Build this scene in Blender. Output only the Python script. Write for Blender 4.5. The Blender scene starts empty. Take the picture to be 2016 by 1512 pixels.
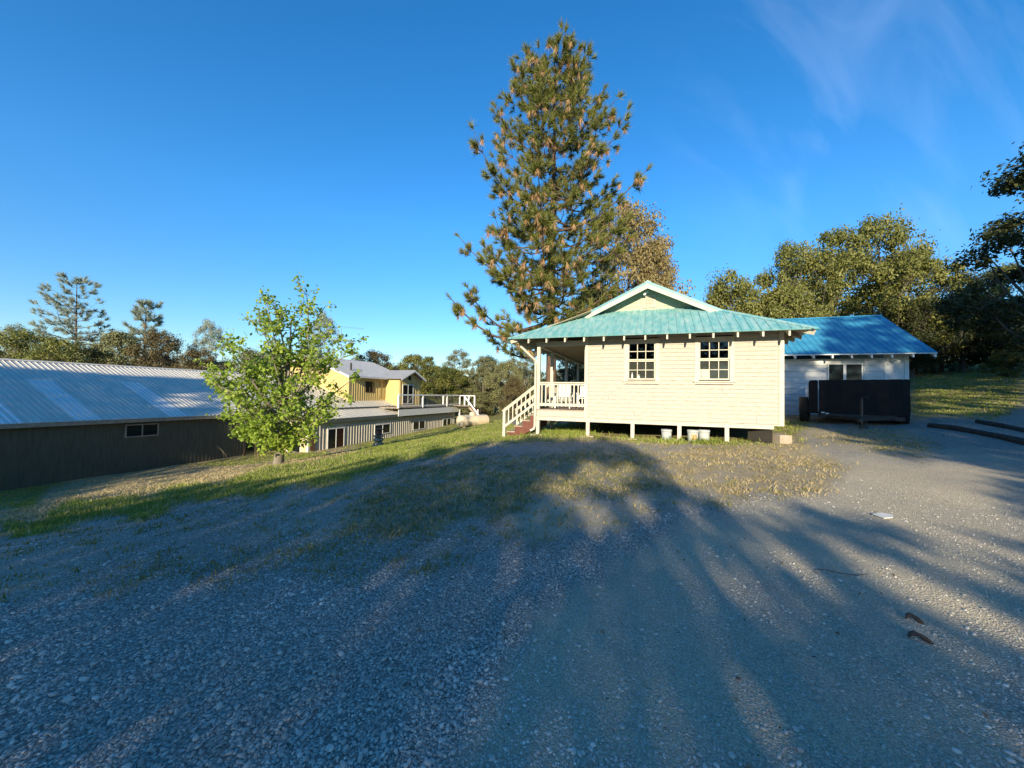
import bpy, math, random
import numpy as np
from mathutils import Vector, Matrix
from mathutils.bvhtree import BVHTree

sc = bpy.context.scene
COL = sc.collection
rnd = random.Random(7)
R8 = np.random.default_rng(11)

# ------------------------------------------------------------------ camera
FPX, CX, CY = 780.0, 1008.0, 756.0
PITCH, ROLL = math.radians(1.5), math.radians(1.0)
EYE = np.array([0.0, 0.0, 1.55])
FW = np.array([0, math.cos(PITCH), math.sin(PITCH)])
_u0 = np.cross([1.0, 0, 0], FW)
RT = math.cos(ROLL) * np.array([1.0, 0, 0]) + math.sin(ROLL) * _u0
UP = np.cross(RT, FW)
cam = bpy.data.cameras.new("camera")
cam.sensor_width = 36.0
cam.lens = 36.0 * FPX / 2016.0
cam.clip_start, cam.clip_end = 0.1, 3000
camo = bpy.data.objects.new("camera", cam)
COL.objects.link(camo)
camo.matrix_world = Matrix((
    (RT[0], UP[0], -FW[0], EYE[0]), (RT[1], UP[1], -FW[1], EYE[1]), (RT[2], UP[2], -FW[2], EYE[2]), (0, 0, 0, 1)))
sc.camera = camo

# ------------------------------------------------------------------ light
SUN_DIR = np.array([0.1966, 0.982, 0.0])
SUN_DIR /= np.linalg.norm(SUN_DIR)
ELEV = math.radians(16.5)
SUN_DIR = np.array([SUN_DIR[0] * math.cos(ELEV), SUN_DIR[1] * math.cos(ELEV), -math.sin(ELEV)])
sl = bpy.data.lights.new("sun", 'SUN')
sl.energy = 3.9
sl.angle = math.radians(0.5)
sl.color = (1.0, 0.855, 0.61)
so = bpy.data.objects.new("sun", sl)
so.rotation_euler = Vector(SUN_DIR).to_track_quat('-Z', 'Y').to_euler()
so.location = (-10, -40, 30)
COL.objects.link(so)

w = bpy.data.worlds.new("World")
sc.world = w
w.use_nodes = True
wt = w.node_tree
wt.nodes.clear()
N = wt.nodes.new
wo = N('ShaderNodeOutputWorld'); bg = N('ShaderNodeBackground'); sky = N('ShaderNodeTexSky')
sky.sky_type = 'NISHITA'
sky.sun_disc = False
sky.sun_elevation = ELEV
sky.sun_rotation = math.atan2(-SUN_DIR[0], -SUN_DIR[1])
sky.altitude = 400
sky.air_density = 1.0
sky.dust_density = 0.0
sky.ozone_density = 3.0
hs = N('ShaderNodeHueSaturation'); hs.inputs['Saturation'].default_value = 1.29
hs.inputs['Value'].default_value = 1.0
tc = N('ShaderNodeTexCoord')
mp = N('ShaderNodeMapping'); mp.inputs['Rotation'].default_value = (0.3, 0.85, 0.5); mp.inputs['Scale'].default_value = (2.2, 9, 2.2)
nz = N('ShaderNodeTexNoise'); nz.inputs['Scale'].default_value = 1.6; nz.inputs['Detail'].default_value = 5; nz.inputs['Distortion'].default_value = 0.6
cr = N('ShaderNodeValToRGB'); cr.color_ramp.elements[0].position = 0.48; cr.color_ramp.elements[1].position = 0.82
dp = N('ShaderNodeVectorMath'); dp.operation = 'DOT_PRODUCT'
_cd = FW + RT * (1860 - CX) / FPX - UP * (60 - CY) / FPX
_cd /= np.linalg.norm(_cd)
dp.inputs[1].default_value = tuple(_cd)
mr = N('ShaderNodeMapRange'); mr.inputs['From Min'].default_value = 0.90; mr.inputs['From Max'].default_value = 0.995; mr.interpolation_type = 'SMOOTHSTEP'
mu = N('ShaderNodeMath'); mu.operation = 'MULTIPLY'
mu2 = N('ShaderNodeMath'); mu2.operation = 'MULTIPLY'; mu2.inputs[1].default_value = 0.07
mx = N('ShaderNodeMixRGB'); mx.inputs[2].default_value = (5.2, 5.6, 6.6, 1)
L = wt.links.new
tn = N('ShaderNodeMixRGB'); tn.blend_type = 'MULTIPLY'; tn.inputs[0].default_value = 1; tn.inputs[2].default_value = (.97, .975, 1.0, 1)
L(sky.outputs[0], hs.inputs['Color']); L(hs.outputs[0], tn.inputs[1])
sx = N('ShaderNodeSeparateXYZ'); L(tc.outputs['Generated'], sx.inputs[0])
hz = N('ShaderNodeMapRange'); hz.inputs['From Min'].default_value = 0.0; hz.inputs['From Max'].default_value = 0.38; hz.inputs['To Min'].default_value = 0.48; hz.inputs['To Max'].default_value = 0.78
L(sx.outputs['Z'], hz.inputs['Value'])
hm = N('ShaderNodeVectorMath'); hm.operation = 'SCALE'; L(tn.outputs[0], hm.inputs[0]); L(hz.outputs[0], hm.inputs['Scale']); L(hm.outputs[0], mx.inputs[1])
L(tc.outputs['Generated'], mp.inputs[0]); L(mp.outputs[0], nz.inputs['Vector']); L(nz.outputs[0], cr.inputs[0])
L(tc.outputs['Generated'], dp.inputs[0]); L(dp.outputs['Value'], mr.inputs['Value'])
L(cr.outputs[0], mu.inputs[0]); L(mr.outputs[0], mu.inputs[1]); L(mu.outputs[0], mu2.inputs[0]); L(mu2.outputs[0], mx.inputs[0])
L(mx.outputs[0], bg.inputs[0]); bg.inputs[1].default_value = 0.15
L(bg.outputs[0], wo.inputs[0])

vs = sc.view_settings
vs.view_transform = 'Standard'; vs.look = 'None'; vs.exposure = 1.19; vs.gamma = 1.0
sc.display_settings.display_device = 'sRGB'
sc.cycles.max_bounces = 6
sc.cycles.transparent_max_bounces = 8
sc.cycles.caustics_reflective = False
sc.cycles.caustics_refractive = False
try:
    sc.cycles.use_denoising = True
except Exception:
    pass

# ------------------------------------------------------------------ coordinates
ANG = math.atan2(-0.341, 0.94)
UA = np.array([math.cos(ANG), math.sin(ANG), 0]); VA = np.array([-UA[1], UA[0], 0])
V0 = 12.965
def W(a, b, z): return UA * a + VA * (b + V0) + np.array([0, 0, z])
def ab(P): return float(P @ UA), float(P @ VA - V0)
def ray(px, py): return FW + RT * (px - CX) / FPX - UP * (py - CY) / FPX
def at(px, py, Y):
    r = ray(px, py); return EYE + r * (Y / r[1])
def proj(P):
    d = P - EYE; k = d @ FW
    return np.stack([CX + FPX * (d @ RT) / k, CY - FPX * (d @ UP) / k, k], -1)

def _smooth(xs, zs, wd):
    g = np.arange(xs[0], xs[-1], .25); z = np.interp(g, xs, zs)
    k = np.exp(-.5 * (np.arange(-16, 17) * .25 / wd) ** 2); k /= k.sum()
    return g, np.convolve(np.pad(z, 16, mode='edge'), k, 'valid')
GA, ZA = _smooth([-90, -60, -30, -22, -18, -15, -10, -7, -4.5, -2.5, 0, 10], [-4, -3.2, -2.75, -2.68, -2.2, -1.55, -.65, -.25, .03, .06, 0, 0], .9)
GS, ZS = _smooth([-20, 0, 6, 8, 11, 14, 17, 19, 25, 40, 60, 300], [0, 0, .08, .15, .25, .42, .68, .88, 1.6, 3.5, 5.5, 12], .9)
GC, ZC = _smooth([-10, 30, 45, 70, 120, 500], [0, 0, .5, 2.0, 6.0, 20], 1.2)
def terr(X, Y):
    a = .94 * X - .341 * Y; s = .85 * X + .5 * Y
    m = np.clip((a + 8) / 4, 0, 1); m = m * m * (3 - 2 * m)
    z = np.interp(a, GA, ZA) + np.interp(s, GS, ZS) * m + np.interp(Y, GC, ZC)
    return z + .035 * np.sin(X * 1.1 + .7 * Y) * np.sin(Y * .9 - .4 * X) * np.clip((np.hypot(X, Y) - 2) / 6, 0, 1)
def ground(px, py):
    r = ray(px, py); t = .5
    while t < 300:
        P = EYE + r * t
        if P[2] < terr(P[0], P[1]): return np.array([P[0], P[1], float(terr(P[0], P[1]))])
        t *= 1.002
    return P

# ------------------------------------------------------------------ materials
def newmat(name):
    m = bpy.data.materials.new(name); m.use_nodes = True
    nt = m.node_tree; b = nt.nodes['Principled BSDF']
    return m, nt, b
def rgba(c): return (c[0], c[1], c[2], 1)
def pmat(name, c1, c2=None, scale=6.0, stretch=(1, 1, 1), rough=.6, metal=0.0, bump=0.0, bscale=None, lo=.35, hi=.65, detail=6, spec=.4, c3=None, s3=1.2, lo3=.55, hi3=.7):
    m, nt, b = newmat(name)
    b.inputs['Roughness'].default_value = rough; b.inputs['Metallic'].default_value = metal
    b.inputs['Specular IOR Level'].default_value = spec
    c2 = c2 or tuple(x * .8 for x in c1)
    t = nt.nodes.new('ShaderNodeTexCoord'); mpn = nt.nodes.new('ShaderNodeMapping'); mpn.inputs['Scale'].default_value = stretch
    n = nt.nodes.new('ShaderNodeTexNoise'); n.inputs['Scale'].default_value = scale; n.inputs['Detail'].default_value = detail
    r = nt.nodes.new('ShaderNodeValToRGB'); e = r.color_ramp.elements
    e[0].position = lo; e[1].position = hi; e[0].color = rgba(c1); e[1].color = rgba(c2)
    k = nt.links.new
    k(t.outputs['Object'], mpn.inputs[0]); k(mpn.outputs[0], n.inputs['Vector']); k(n.outputs[0], r.inputs[0])
    out = r.outputs[0]
    if c3:
        n3 = nt.nodes.new('ShaderNodeTexNoise'); n3.inputs['Scale'].default_value = s3; n3.inputs['Detail'].default_value = 8
        n3.inputs['Roughness'].default_value = .7
        r3 = nt.nodes.new('ShaderNodeValToRGB'); r3.color_ramp.elements[0].position = lo3; r3.color_ramp.elements[1].position = hi3
        mxx = nt.nodes.new('ShaderNodeMixRGB'); mxx.inputs[2].default_value = rgba(c3)
        k(mpn.outputs[0], n3.inputs['Vector']); k(n3.outputs[0], r3.inputs[0]); k(r3.outputs[0], mxx.inputs[0]); k(out, mxx.inputs[1])
        out = mxx.outputs[0]
    k(out, b.inputs['Base Color'])
    if bump:
        n2 = nt.nodes.new('ShaderNodeTexNoise'); n2.inputs['Scale'].default_value = bscale or scale * 4; n2.inputs['Detail'].default_value = 4
        bp = nt.nodes.new('ShaderNodeBump'); bp.inputs['Strength'].default_value = bump; bp.inputs['Distance'].default_value = .02
        k(mpn.outputs[0], n2.inputs['Vector']); k(n2.outputs[0], bp.inputs['Height']); k(bp.outputs[0], b.inputs['Normal'])
    return m
def leafmat(name, cols, trans=.35, rough=.55, nscale=.5):
    """leaf colours: one random tone per leaf, a slow drift through the crown"""
    m, nt, b = newmat(name)
    k = nt.links.new
    g = nt.nodes.new('ShaderNodeNewGeometry'); t = nt.nodes.new('ShaderNodeTexCoord')
    n = nt.nodes.new('ShaderNodeTexNoise'); n.inputs['Scale'].default_value = nscale; n.inputs['Detail'].default_value = 2
    k(t.outputs['Object'], n.inputs['Vector'])
    a1 = nt.nodes.new('ShaderNodeMath'); a1.operation = 'MULTIPLY_ADD'; a1.inputs[1].default_value = .55; a1.inputs[2].default_value = 0.0
    a2 = nt.nodes.new('ShaderNodeMath'); a2.operation = 'MULTIPLY_ADD'; a2.inputs[1].default_value = .9
    a3 = nt.nodes.new('ShaderNodeMath'); a3.operation = 'SUBTRACT'; a3.inputs[1].default_value = .23
    k(g.outputs['Random Per Island'], a1.inputs[0]); k(n.outputs[0], a2.inputs[0]); k(a1.outputs[0], a2.inputs[2]); k(a2.outputs[0], a3.inputs[0])
    r = nt.nodes.new('ShaderNodeValToRGB'); e = r.color_ramp.elements
    while len(e) < len(cols): e.new(.5)
    for i, c in enumerate(cols):
        e[i].position = i / (len(cols) - 1); e[i].color = rgba(c)
    k(a3.outputs[0], r.inputs[0]); k(r.outputs[0], b.inputs['Base Color'])
    b.inputs['Roughness'].default_value = rough; b.inputs['Specular IOR Level'].default_value = .3
    tr = nt.nodes.new('ShaderNodeBsdfTranslucent'); k(r.outputs[0], tr.inputs[0])
    ms = nt.nodes.new('ShaderNodeMixShader'); ms.inputs[0].default_value = trans
    k(b.outputs[0], ms.inputs[1]); k(tr.outputs[0], ms.inputs[2])
    k(ms.outputs[0], nt.nodes['Material Output'].inputs[0])
    return m
def glassmat(name, tint, reflect=.35):
    m, nt, b = newmat(name)
    k = nt.links.new
    tr = nt.nodes.new('ShaderNodeBsdfTransparent'); tr.inputs[0].default_value = rgba(tint)
    gl = nt.nodes.new('ShaderNodeBsdfGlossy'); gl.inputs['Roughness'].default_value = .03
    fr = nt.nodes.new('ShaderNodeFresnel'); fr.inputs[0].default_value = 1.42
    ms = nt.nodes.new('ShaderNodeMixShader')
    k(fr.outputs[0], ms.inputs[0]); k(tr.outputs[0], ms.inputs[1]); k(gl.outputs[0], ms.inputs[2])
    k(ms.outputs[0], nt.nodes['Material Output'].inputs[0])
    return m

M = {}
M['siding'] = pmat('cream_siding', (.455, .435, .375), (.385, .365, .31), scale=5, stretch=(1, 1, 7), rough=.75, c3=(.27, .215, .155), s3=7, lo3=.50, hi3=.72, bump=.2)
M['trim'] = pmat('cream_trim', (.53, .50, .41), (.47, .435, .35), scale=4, rough=.65)
M['trim_worn'] = pmat('worn_trim', (.62, .53, .42), (.48, .41, .33), scale=7, rough=.8)
M['soffit'] = pmat('soffit_boards', (.42, .34, .22), (.34, .27, .17), scale=5, rough=.8)
M['shingle'] = pmat('shingle_green', (.44, .47, .34), (.38, .41, .30), scale=8, rough=.8)
M['teal'] = pmat('teal_roof', (.18, .42, .405), (.10, .31, .33), scale=2.6, stretch=(4, 1.2, 1.2), rough=.42, metal=.0, c3=(.36, .49, .46), s3=1.6, lo3=.44, hi3=.70, spec=.5, lo=.3, hi=.7)
M['teal_edge'] = pmat('teal_edge', (.075, .25, .30), (.06, .21, .25), scale=4, rough=.45)
M['blue'] = pmat('blue_roof', (.055, .27, .42), (.035, .22, .37), scale=2.0, rough=.38, spec=.5, c3=(.07, .34, .55), s3=1.5)
M['white'] = pmat('white_paint', (.74, .74, .71), (.66, .66, .63), scale=5, rough=.6)
M['white_siding'] = pmat('white_siding', (.70, .70, .68), (.60, .60, .58), scale=4, stretch=(1, 1, 5), rough=.7)
M['galv'] = pmat('galvanised_roof', (.58, .545, .47), (.48, .455, .395), scale=1.6, stretch=(.7, 4, 1), rough=.42, metal=.0, spec=.35)
M['skylight'] = pmat('skylight_sheet', (.74, .74, .73), (.68, .68, .67), scale=2, rough=.45)
M['barnwall'] = pmat('barn_boards', (.125, .104, .068), (.092, .078, .052), scale=3, stretch=(4, 4, .6), rough=.85)
M['metalwall'] = pmat('metal_siding', (.50, .46, .38), (.45, .41, .34), scale=2, rough=.5)
M['palewall'] = pmat('pale_yellow_wall', (.62, .56, .30), (.56, .50, .26), scale=3, rough=.7)
M['yellow'] = pmat('yellow_boards', (.58, .46, .20), (.50, .38, .15), scale=3, stretch=(3, 3, .5), rough=.75)
M['greyroof'] = pmat('grey_metal_roof', (.40, .40, .39), (.34, .34, .34), scale=2.5, rough=.45, metal=.2)
M['fascia'] = pmat('dark_fascia', (.10, .12, .11), (.08, .09, .085), scale=3, rough=.6)
M['wood_red'] = pmat('red_brown_wood', (.15, .05, .03), (.11, .036, .022), scale=6, rough=.7)
M['wood_dark'] = pmat('blackened_wood', (.007, .006, .006), (.004, .004, .005), scale=4, stretch=(5, 5, .6), rough=.8)
M['wood_brown'] = pmat('brown_wood', (.17, .095, .045), (.12, .065, .03), scale=6, stretch=(3, 3, 1), rough=.8)
M['wood_grey'] = pmat('grey_wood', (.36, .29, .22), (.26, .20, .15), scale=5, rough=.85)
M['log'] = pmat('old_log', (.065, .05, .04), (.04, .03, .025), scale=5, rough=.9, bump=.4)
M['concrete'] = pmat('concrete', (.42, .35, .27), (.33, .27, .2), scale=5, rough=.9, bump=.2)
M['rubber'] = pmat('tyre_rubber', (.013, .013, .014), (.02, .02, .02), scale=9, rough=.85)
M['steel_dark'] = pmat('dark_steel', (.03, .03, .032), (.05, .045, .04), scale=9, rough=.55, metal=.4)
M['steel'] = pmat('dull_steel', (.09, .085, .08), (.05, .045, .04), scale=9, rough=.5, metal=.6)
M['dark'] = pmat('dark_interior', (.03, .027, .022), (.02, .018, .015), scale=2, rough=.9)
M['pane'] = pmat('dark_pane', (.012, .013, .016), (.008, .009, .01), scale=2, rough=.06, spec=.6)
M['pane_red'] = pmat('curtained_pane', (.05, .012, .01), (.02, .008, .008), scale=3, rough=.12, spec=.5)
M['glass'] = glassmat('window_glass', (.75, .78, .78))
M['screen'] = pmat('insect_screen', (.13, .12, .10), (.10, .095, .08), scale=40, rough=.9)
M['plastic'] = pmat('white_bucket', (.48, .50, .48), (.40, .42, .41), scale=8, rough=.4)
M['tank'] = pmat('cream_tank', (.62, .53, .38), (.55, .46, .32), scale=3, rough=.5)
M['bark_pine'] = pmat('pine_bark', (.15, .092, .062), (.07, .045, .034), scale=5, stretch=(1, 1, .35), rough=.9, bump=.8, bscale=9)
M['bark'] = pmat('oak_bark', (.13, .11, .09), (.08, .065, .055), scale=5, stretch=(1, 1, .4), rough=.9, bump=.5)
M['bark_pale'] = pmat('pale_bark', (.24, .21, .17), (.15, .13, .1), scale=5, stretch=(1, 1, .4), rough=.9, bump=.5)
M['paper'] = pmat('white_paper', (.6, .6, .57), (.5, .5, .48), scale=5, rough=.7)
M['redpaint'] = pmat('red_paint', (.45, .05, .03), (.3, .04, .03), scale=5, rough=.5)
M['stone'] = pmat('pale_stone', (.5, .4, .28), (.32, .22, .15), scale=7, rough=.85)
M['terracotta'] = pmat('terracotta', (.30, .10, .06), (.22, .07, .05), scale=7, rough=.8)
M['wire'] = pmat('wire', (.35, .35, .33), (.3, .3, .3), scale=5, rough=.4, metal=.7)
M['label'] = pmat('brown_label', (.30, .17, .06), (.5, .36, .16), scale=30, rough=.6, lo=.45, hi=.55)
M['label_green'] = pmat('grey_green_print', (.12, .17, .16), (.3, .36, .34), scale=40, rough=.6, lo=.45, hi=.55)
M['lf_pine'] = leafmat('pine_needles', [(.06, .08, .018), (.185, .20, .045), (.32, .305, .09)], trans=.28)
M['lf_pinedry'] = leafmat('dry_needles', [(.30, .17, .085), (.46, .29, .15), (.55, .40, .23)], trans=.25)
M['lf_maple'] = leafmat('maple_leaves', [(.10, .19, .025), (.29, .40, .05), (.48, .55, .09)], trans=.45, nscale=.35)
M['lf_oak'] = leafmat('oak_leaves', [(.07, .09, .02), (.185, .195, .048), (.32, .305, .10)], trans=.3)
M['lf_oakdark_shade'] = leafmat('dark_and_shaded_oak_leaves', [(.018, .026, .010), (.045, .055, .018), (.085, .09, .03)], trans=.2)  # dark oak foliage; shade of the right-hand trees is put into this colour
M['lf_tan'] = leafmat('tan_oak_leaves', [(.15, .12, .045), (.30, .24, .105), (.44, .36, .18)], trans=.35)
M['lf_grey'] = leafmat('grey_green_leaves', [(.12, .13, .05), (.22, .22, .095), (.33, .31, .16)], trans=.3)
M['lf_blue'] = leafmat('grey_pine_needles', [(.22, .26, .19), (.36, .40, .31), (.48, .50, .40)], trans=.4)
M['lf_laurel'] = leafmat('laurel_leaves', [(.03, .055, .012), (.10, .12, .022), (.26, .22, .06)], trans=.2)
M['lf_brown'] = leafmat('brownish_oak_leaves', [(.07, .055, .025), (.13, .105, .045), (.19, .155, .07)], trans=.25)
M['gr_green'] = leafmat('green_grass', [(.11, .15, .022), (.23, .29, .05), (.42, .42, .12)], trans=.35, nscale=.9)
M['gr_dark'] = leafmat('weed_grass', [(.09, .105, .022), (.22, .21, .05), (.42, .36, .15)], trans=.3, nscale=.9)
M['gr_dry'] = leafmat('dry_grass', [(.28, .21, .10), (.46, .37, .20), (.60, .50, .30)], trans=.3, nscale=.9)

# ------------------------------------------------------------------ builders
ORG = {}
def tagobj(o, label=None, cat=None, group=None, kind=None):
    if label: o['label'] = label
    if cat: o['category'] = cat
    if group: o['group'] = group
    if kind: o['kind'] = kind
    return o
def thing(name, label, cat, o, house=True, group=None, rot=0.0):
    """an Empty at the thing's base; house: o is given along the cottage's own axes"""
    e = bpy.data.objects.new(name, None); COL.objects.link(e)
    if house:
        e.location = W(*o); e.rotation_euler = (0, 0, ANG)
    else:
        e.location = o; e.rotation_euler = (0, 0, rot)
    e.empty_display_size = .3
    ORG[e] = np.array(o if house else (0, 0, 0), float)
    return tagobj(e, label, cat, group)
def link_mesh(name, me, parent=None, mats=()):
    for m in mats: me.materials.append(m)
    o = bpy.data.objects.new(name, me); COL.objects.link(o)
    if parent is not None:
        o.parent = parent; ORG[o] = ORG[parent]
    return o
def np_mesh(name, V, F, smooth=False):
    me = bpy.data.meshes.new(name)
    V = np.asarray(V, np.float32); F = np.asarray(F, np.int32)
    me.vertices.add(len(V)); me.vertices.foreach_set('co', V.ravel())
    n, k = F.shape
    me.loops.add(n * k); me.loops.foreach_set('vertex_index', F.ravel())
    me.polygons.add(n); me.polygons.foreach_set('loop_start', np.arange(0, n * k, k, dtype=np.int32))
    if smooth: me.polygons.foreach_set('use_smooth', np.ones(n, bool))
    me.update(calc_edges=True)
    return me
class MB:
    def __init__(s): s.v = []; s.f = []
    def poly(s, pts):
        n = len(s.v); s.v += [tuple(map(float, p)) for p in pts]; s.f.append(tuple(range(n, n + len(pts))))
    def box(s, a0, a1, b0, b1, z0, z1):
        n = len(s.v)
        s.v += [(a0, b0, z0), (a1, b0, z0), (a1, b1, z0), (a0, b1, z0), (a0, b0, z1), (a1, b0, z1), (a1, b1, z1), (a0, b1, z1)]
        s.f += [(n, n + 3, n + 2, n + 1), (n + 4, n + 5, n + 6, n + 7), (n, n + 1, n + 5, n + 4), (n + 1, n + 2, n + 6, n + 5), (n + 2, n + 3, n + 7, n + 6), (n + 3, n, n + 4, n + 7)]
    def prism(s, pts, d):
        pts = [np.array(p, float) for p in pts]; d = np.array(d, float); k = len(pts); n = len(s.v)
        s.v += [tuple(p) for p in pts] + [tuple(p + d) for p in pts]
        s.f.append(tuple(range(n, n + k))[::-1]); s.f.append(tuple(range(n + k, n + 2 * k)))
        for i in range(k):
            j = (i + 1) % k; s.f.append((n + i, n + j, n + k + j, n + k + i))
    def beam(s, p, q, w_, h_, up=(0, 0, 1)):
        p = np.array(p, float); q = np.array(q, float); d = q - p; up = np.array(up, float)
        x = np.cross(d, up); x /= np.linalg.norm(x); y = np.cross(x, d); y /= np.linalg.norm(y)
        x *= w_ / 2; y *= h_ / 2
        s.prism([p - x - y, p + x - y, p + x + y, p - x + y], d)
    def tube(s, pts, rad, n=6, cap=True):
        pts = [np.array(p, float) for p in pts]; rad = rad if hasattr(rad, '__len__') else [rad] * len(pts)
        base = len(s.v); K = len(pts); x0 = None
        for i, p in enumerate(pts):
            d = pts[min(i + 1, K - 1)] - pts[max(i - 1, 0)]; d = d / (np.linalg.norm(d) + 1e-9)
            if x0 is None: x0 = np.cross(d, [0, 0, 1] if abs(d[2]) < .9 else [1, 0, 0])
            x = x0 - d * (x0 @ d); x /= np.linalg.norm(x); x0 = x; y = np.cross(d, x)
            for j in range(n):
                t = 2 * math.pi * j / n; s.v.append(tuple(p + rad[i] * (math.cos(t) * x + math.sin(t) * y)))
        for i in range(K - 1):
            for j in range(n):
                k = (j + 1) % n; s.f.append((base + i * n + j, base + i * n + k, base + (i + 1) * n + k, base + (i + 1) * n + j))
        if cap:
            s.f.append(tuple(base + j for j in range(n))[::-1]); s.f.append(tuple(base + (K - 1) * n + j for j in range(n)))
    def lathe(s, c, prof, n=20, axis=None):
        """prof: (radius, height) pairs along axis"""
        c = np.array(c, float); ax = np.array(axis if axis is not None else (0, 0, 1), float); ax /= np.linalg.norm(ax)
        x = np.cross(ax, [0, 0, 1] if abs(ax[2]) < .9 else [1, 0, 0]); x /= np.linalg.norm(x); y = np.cross(ax, x)
        base = len(s.v); K = len(prof)
        for r, h in prof:
            for j in range(n):
                t = 2 * math.pi * j / n; s.v.append(tuple(c + ax * h + max(r, 1e-4) * (math.cos(t) * x + math.sin(t) * y)))
        for i in range(K - 1):
            for j in range(n):
                k = (j + 1) % n; s.f.append((base + i * n + j, base + i * n + k, base + (i + 1) * n + k, base + (i + 1) * n + j))
        s.f.append(tuple(base + j for j in range(n))[::-1]); s.f.append(tuple(base + (K - 1) * n + j for j in range(n)))
    def build(s, name, mat, parent=None, smooth=False, label=None):
        o = ORG[parent] if parent is not None else np.zeros(3)
        me = bpy.data.meshes.new(name)
        me.from_pydata([(p[0] - o[0], p[1] - o[1], p[2] - o[2]) for p in s.v], [], s.f)
        if smooth:
            me.polygons.foreach_set('use_smooth', [True] * len(me.polygons))
            try: me.set_sharp_from_angle(angle=math.radians(40))
            except Exception: pass
        ob = link_mesh(name, me, parent, [mat] if not isinstance(mat, (list, tuple)) else mat)
        if label: ob['label'] = label
        return ob
def clip_line(poly, x):
    """s-range of the vertical line at x through a convex polygon of (e, s)"""
    ss = []
    for i in range(len(poly)):
        (x0, s0), (x1, s1) = poly[i], poly[(i + 1) % len(poly)]
        if (x0 - x) * (x1 - x) <= 0 and abs(x1 - x0) > 1e-6:
            ss.append(s0 + (s1 - s0) * (x - x0) / (x1 - x0))
    return (min(ss), max(ss)) if len(ss) >= 2 and max(ss) - min(ss) > .05 else None
def ribbed(mb, P0, e, s, poly, spacing, wd=.03, h=.022, phase=0.0, thick=.02):
    """a sheet-metal roof slope: the sheet and its raised ribs, poly in (along eave, up slope)"""
    P0, e, s = [np.array(t, float) for t in (P0, e, s)]
    e /= np.linalg.norm(e); s /= np.linalg.norm(s); n = np.cross(e, s)
    if n[2] < 0: n = -n
    pt = lambda x, y, k=0: P0 + e * x + s * y + n * k
    base = [pt(x, y, -thick) for x, y in poly]
    mb.prism(base, n * thick)
    x = min(p[0] for p in poly) + phase; xm = max(p[0] for p in poly)
    while x < xm:
        c = clip_line(poly, x)
        if c:
            prof = [pt(x - wd, c[0], .001), pt(x + wd, c[0], .001), pt(x + wd * .45, c[0], h), pt(x - wd * .45, c[0], h)]
            mb.prism(prof, s * (c[1] - c[0]))
        x += spacing
def lap(mb, O, sd, nd, s0, s1, z0, z1, expo, holes=(), t0=.002, t1=.020, gap=.004):
    """lapped boards on a wall; O origin, sd along, nd outward; holes (s0,s1,z0,z1)"""
    O, sd, nd = [np.array(t, float) for t in (O, sd, nd)]
    P = lambda s, z, n: O + sd * s + nd * n + np.array([0, 0, z])
    z = z0
    while z < z1 - .01:
        zt = min(z + expo, z1); segs = [(s0, s1)]
        for (h0, h1, hz0, hz1) in holes:
            if hz0 < zt - .02 and hz1 > z + .02:
                ns = []
                for (p, q) in segs:
                    if h0 > p and h1 < q: ns += [(p, h0), (h1, q)]
                    elif h1 <= p or h0 >= q: ns.append((p, q))
                    elif h0 <= p: ns.append((h1, q))
                    else: ns.append((p, h0))
                segs = ns
        for (p, q) in segs:
            mb.prism([P(p, z + gap, -.03), P(p, z + gap, t1), P(p, zt, t0), P(p, zt, -.03)], sd * (q - p))
        z = zt
def frame_rect(mb, s0, s1, z0, z1, wd, n0, n1, axis='a', pos=0.0, sign=-1, bottom=True):
    """a rectangular frame on a wall of constant b (axis a) or constant a (axis b); n0..n1 = distance out of the wall"""
    def bx(p, q, r, t):
        lo, hi = sorted((pos + sign * n0, pos + sign * n1))
        if axis == 'a': mb.box(p, q, lo, hi, r, t)
        else: mb.box(lo, hi, p, q, r, t)
    bx(s0, s0 + wd, z0, z1); bx(s1 - wd, s1, z0, z1); bx(s0 + wd, s1 - wd, z1 - wd, z1)
    if bottom: bx(s0 + wd, s1 - wd, z0, z0 + wd)
    return bx

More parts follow.
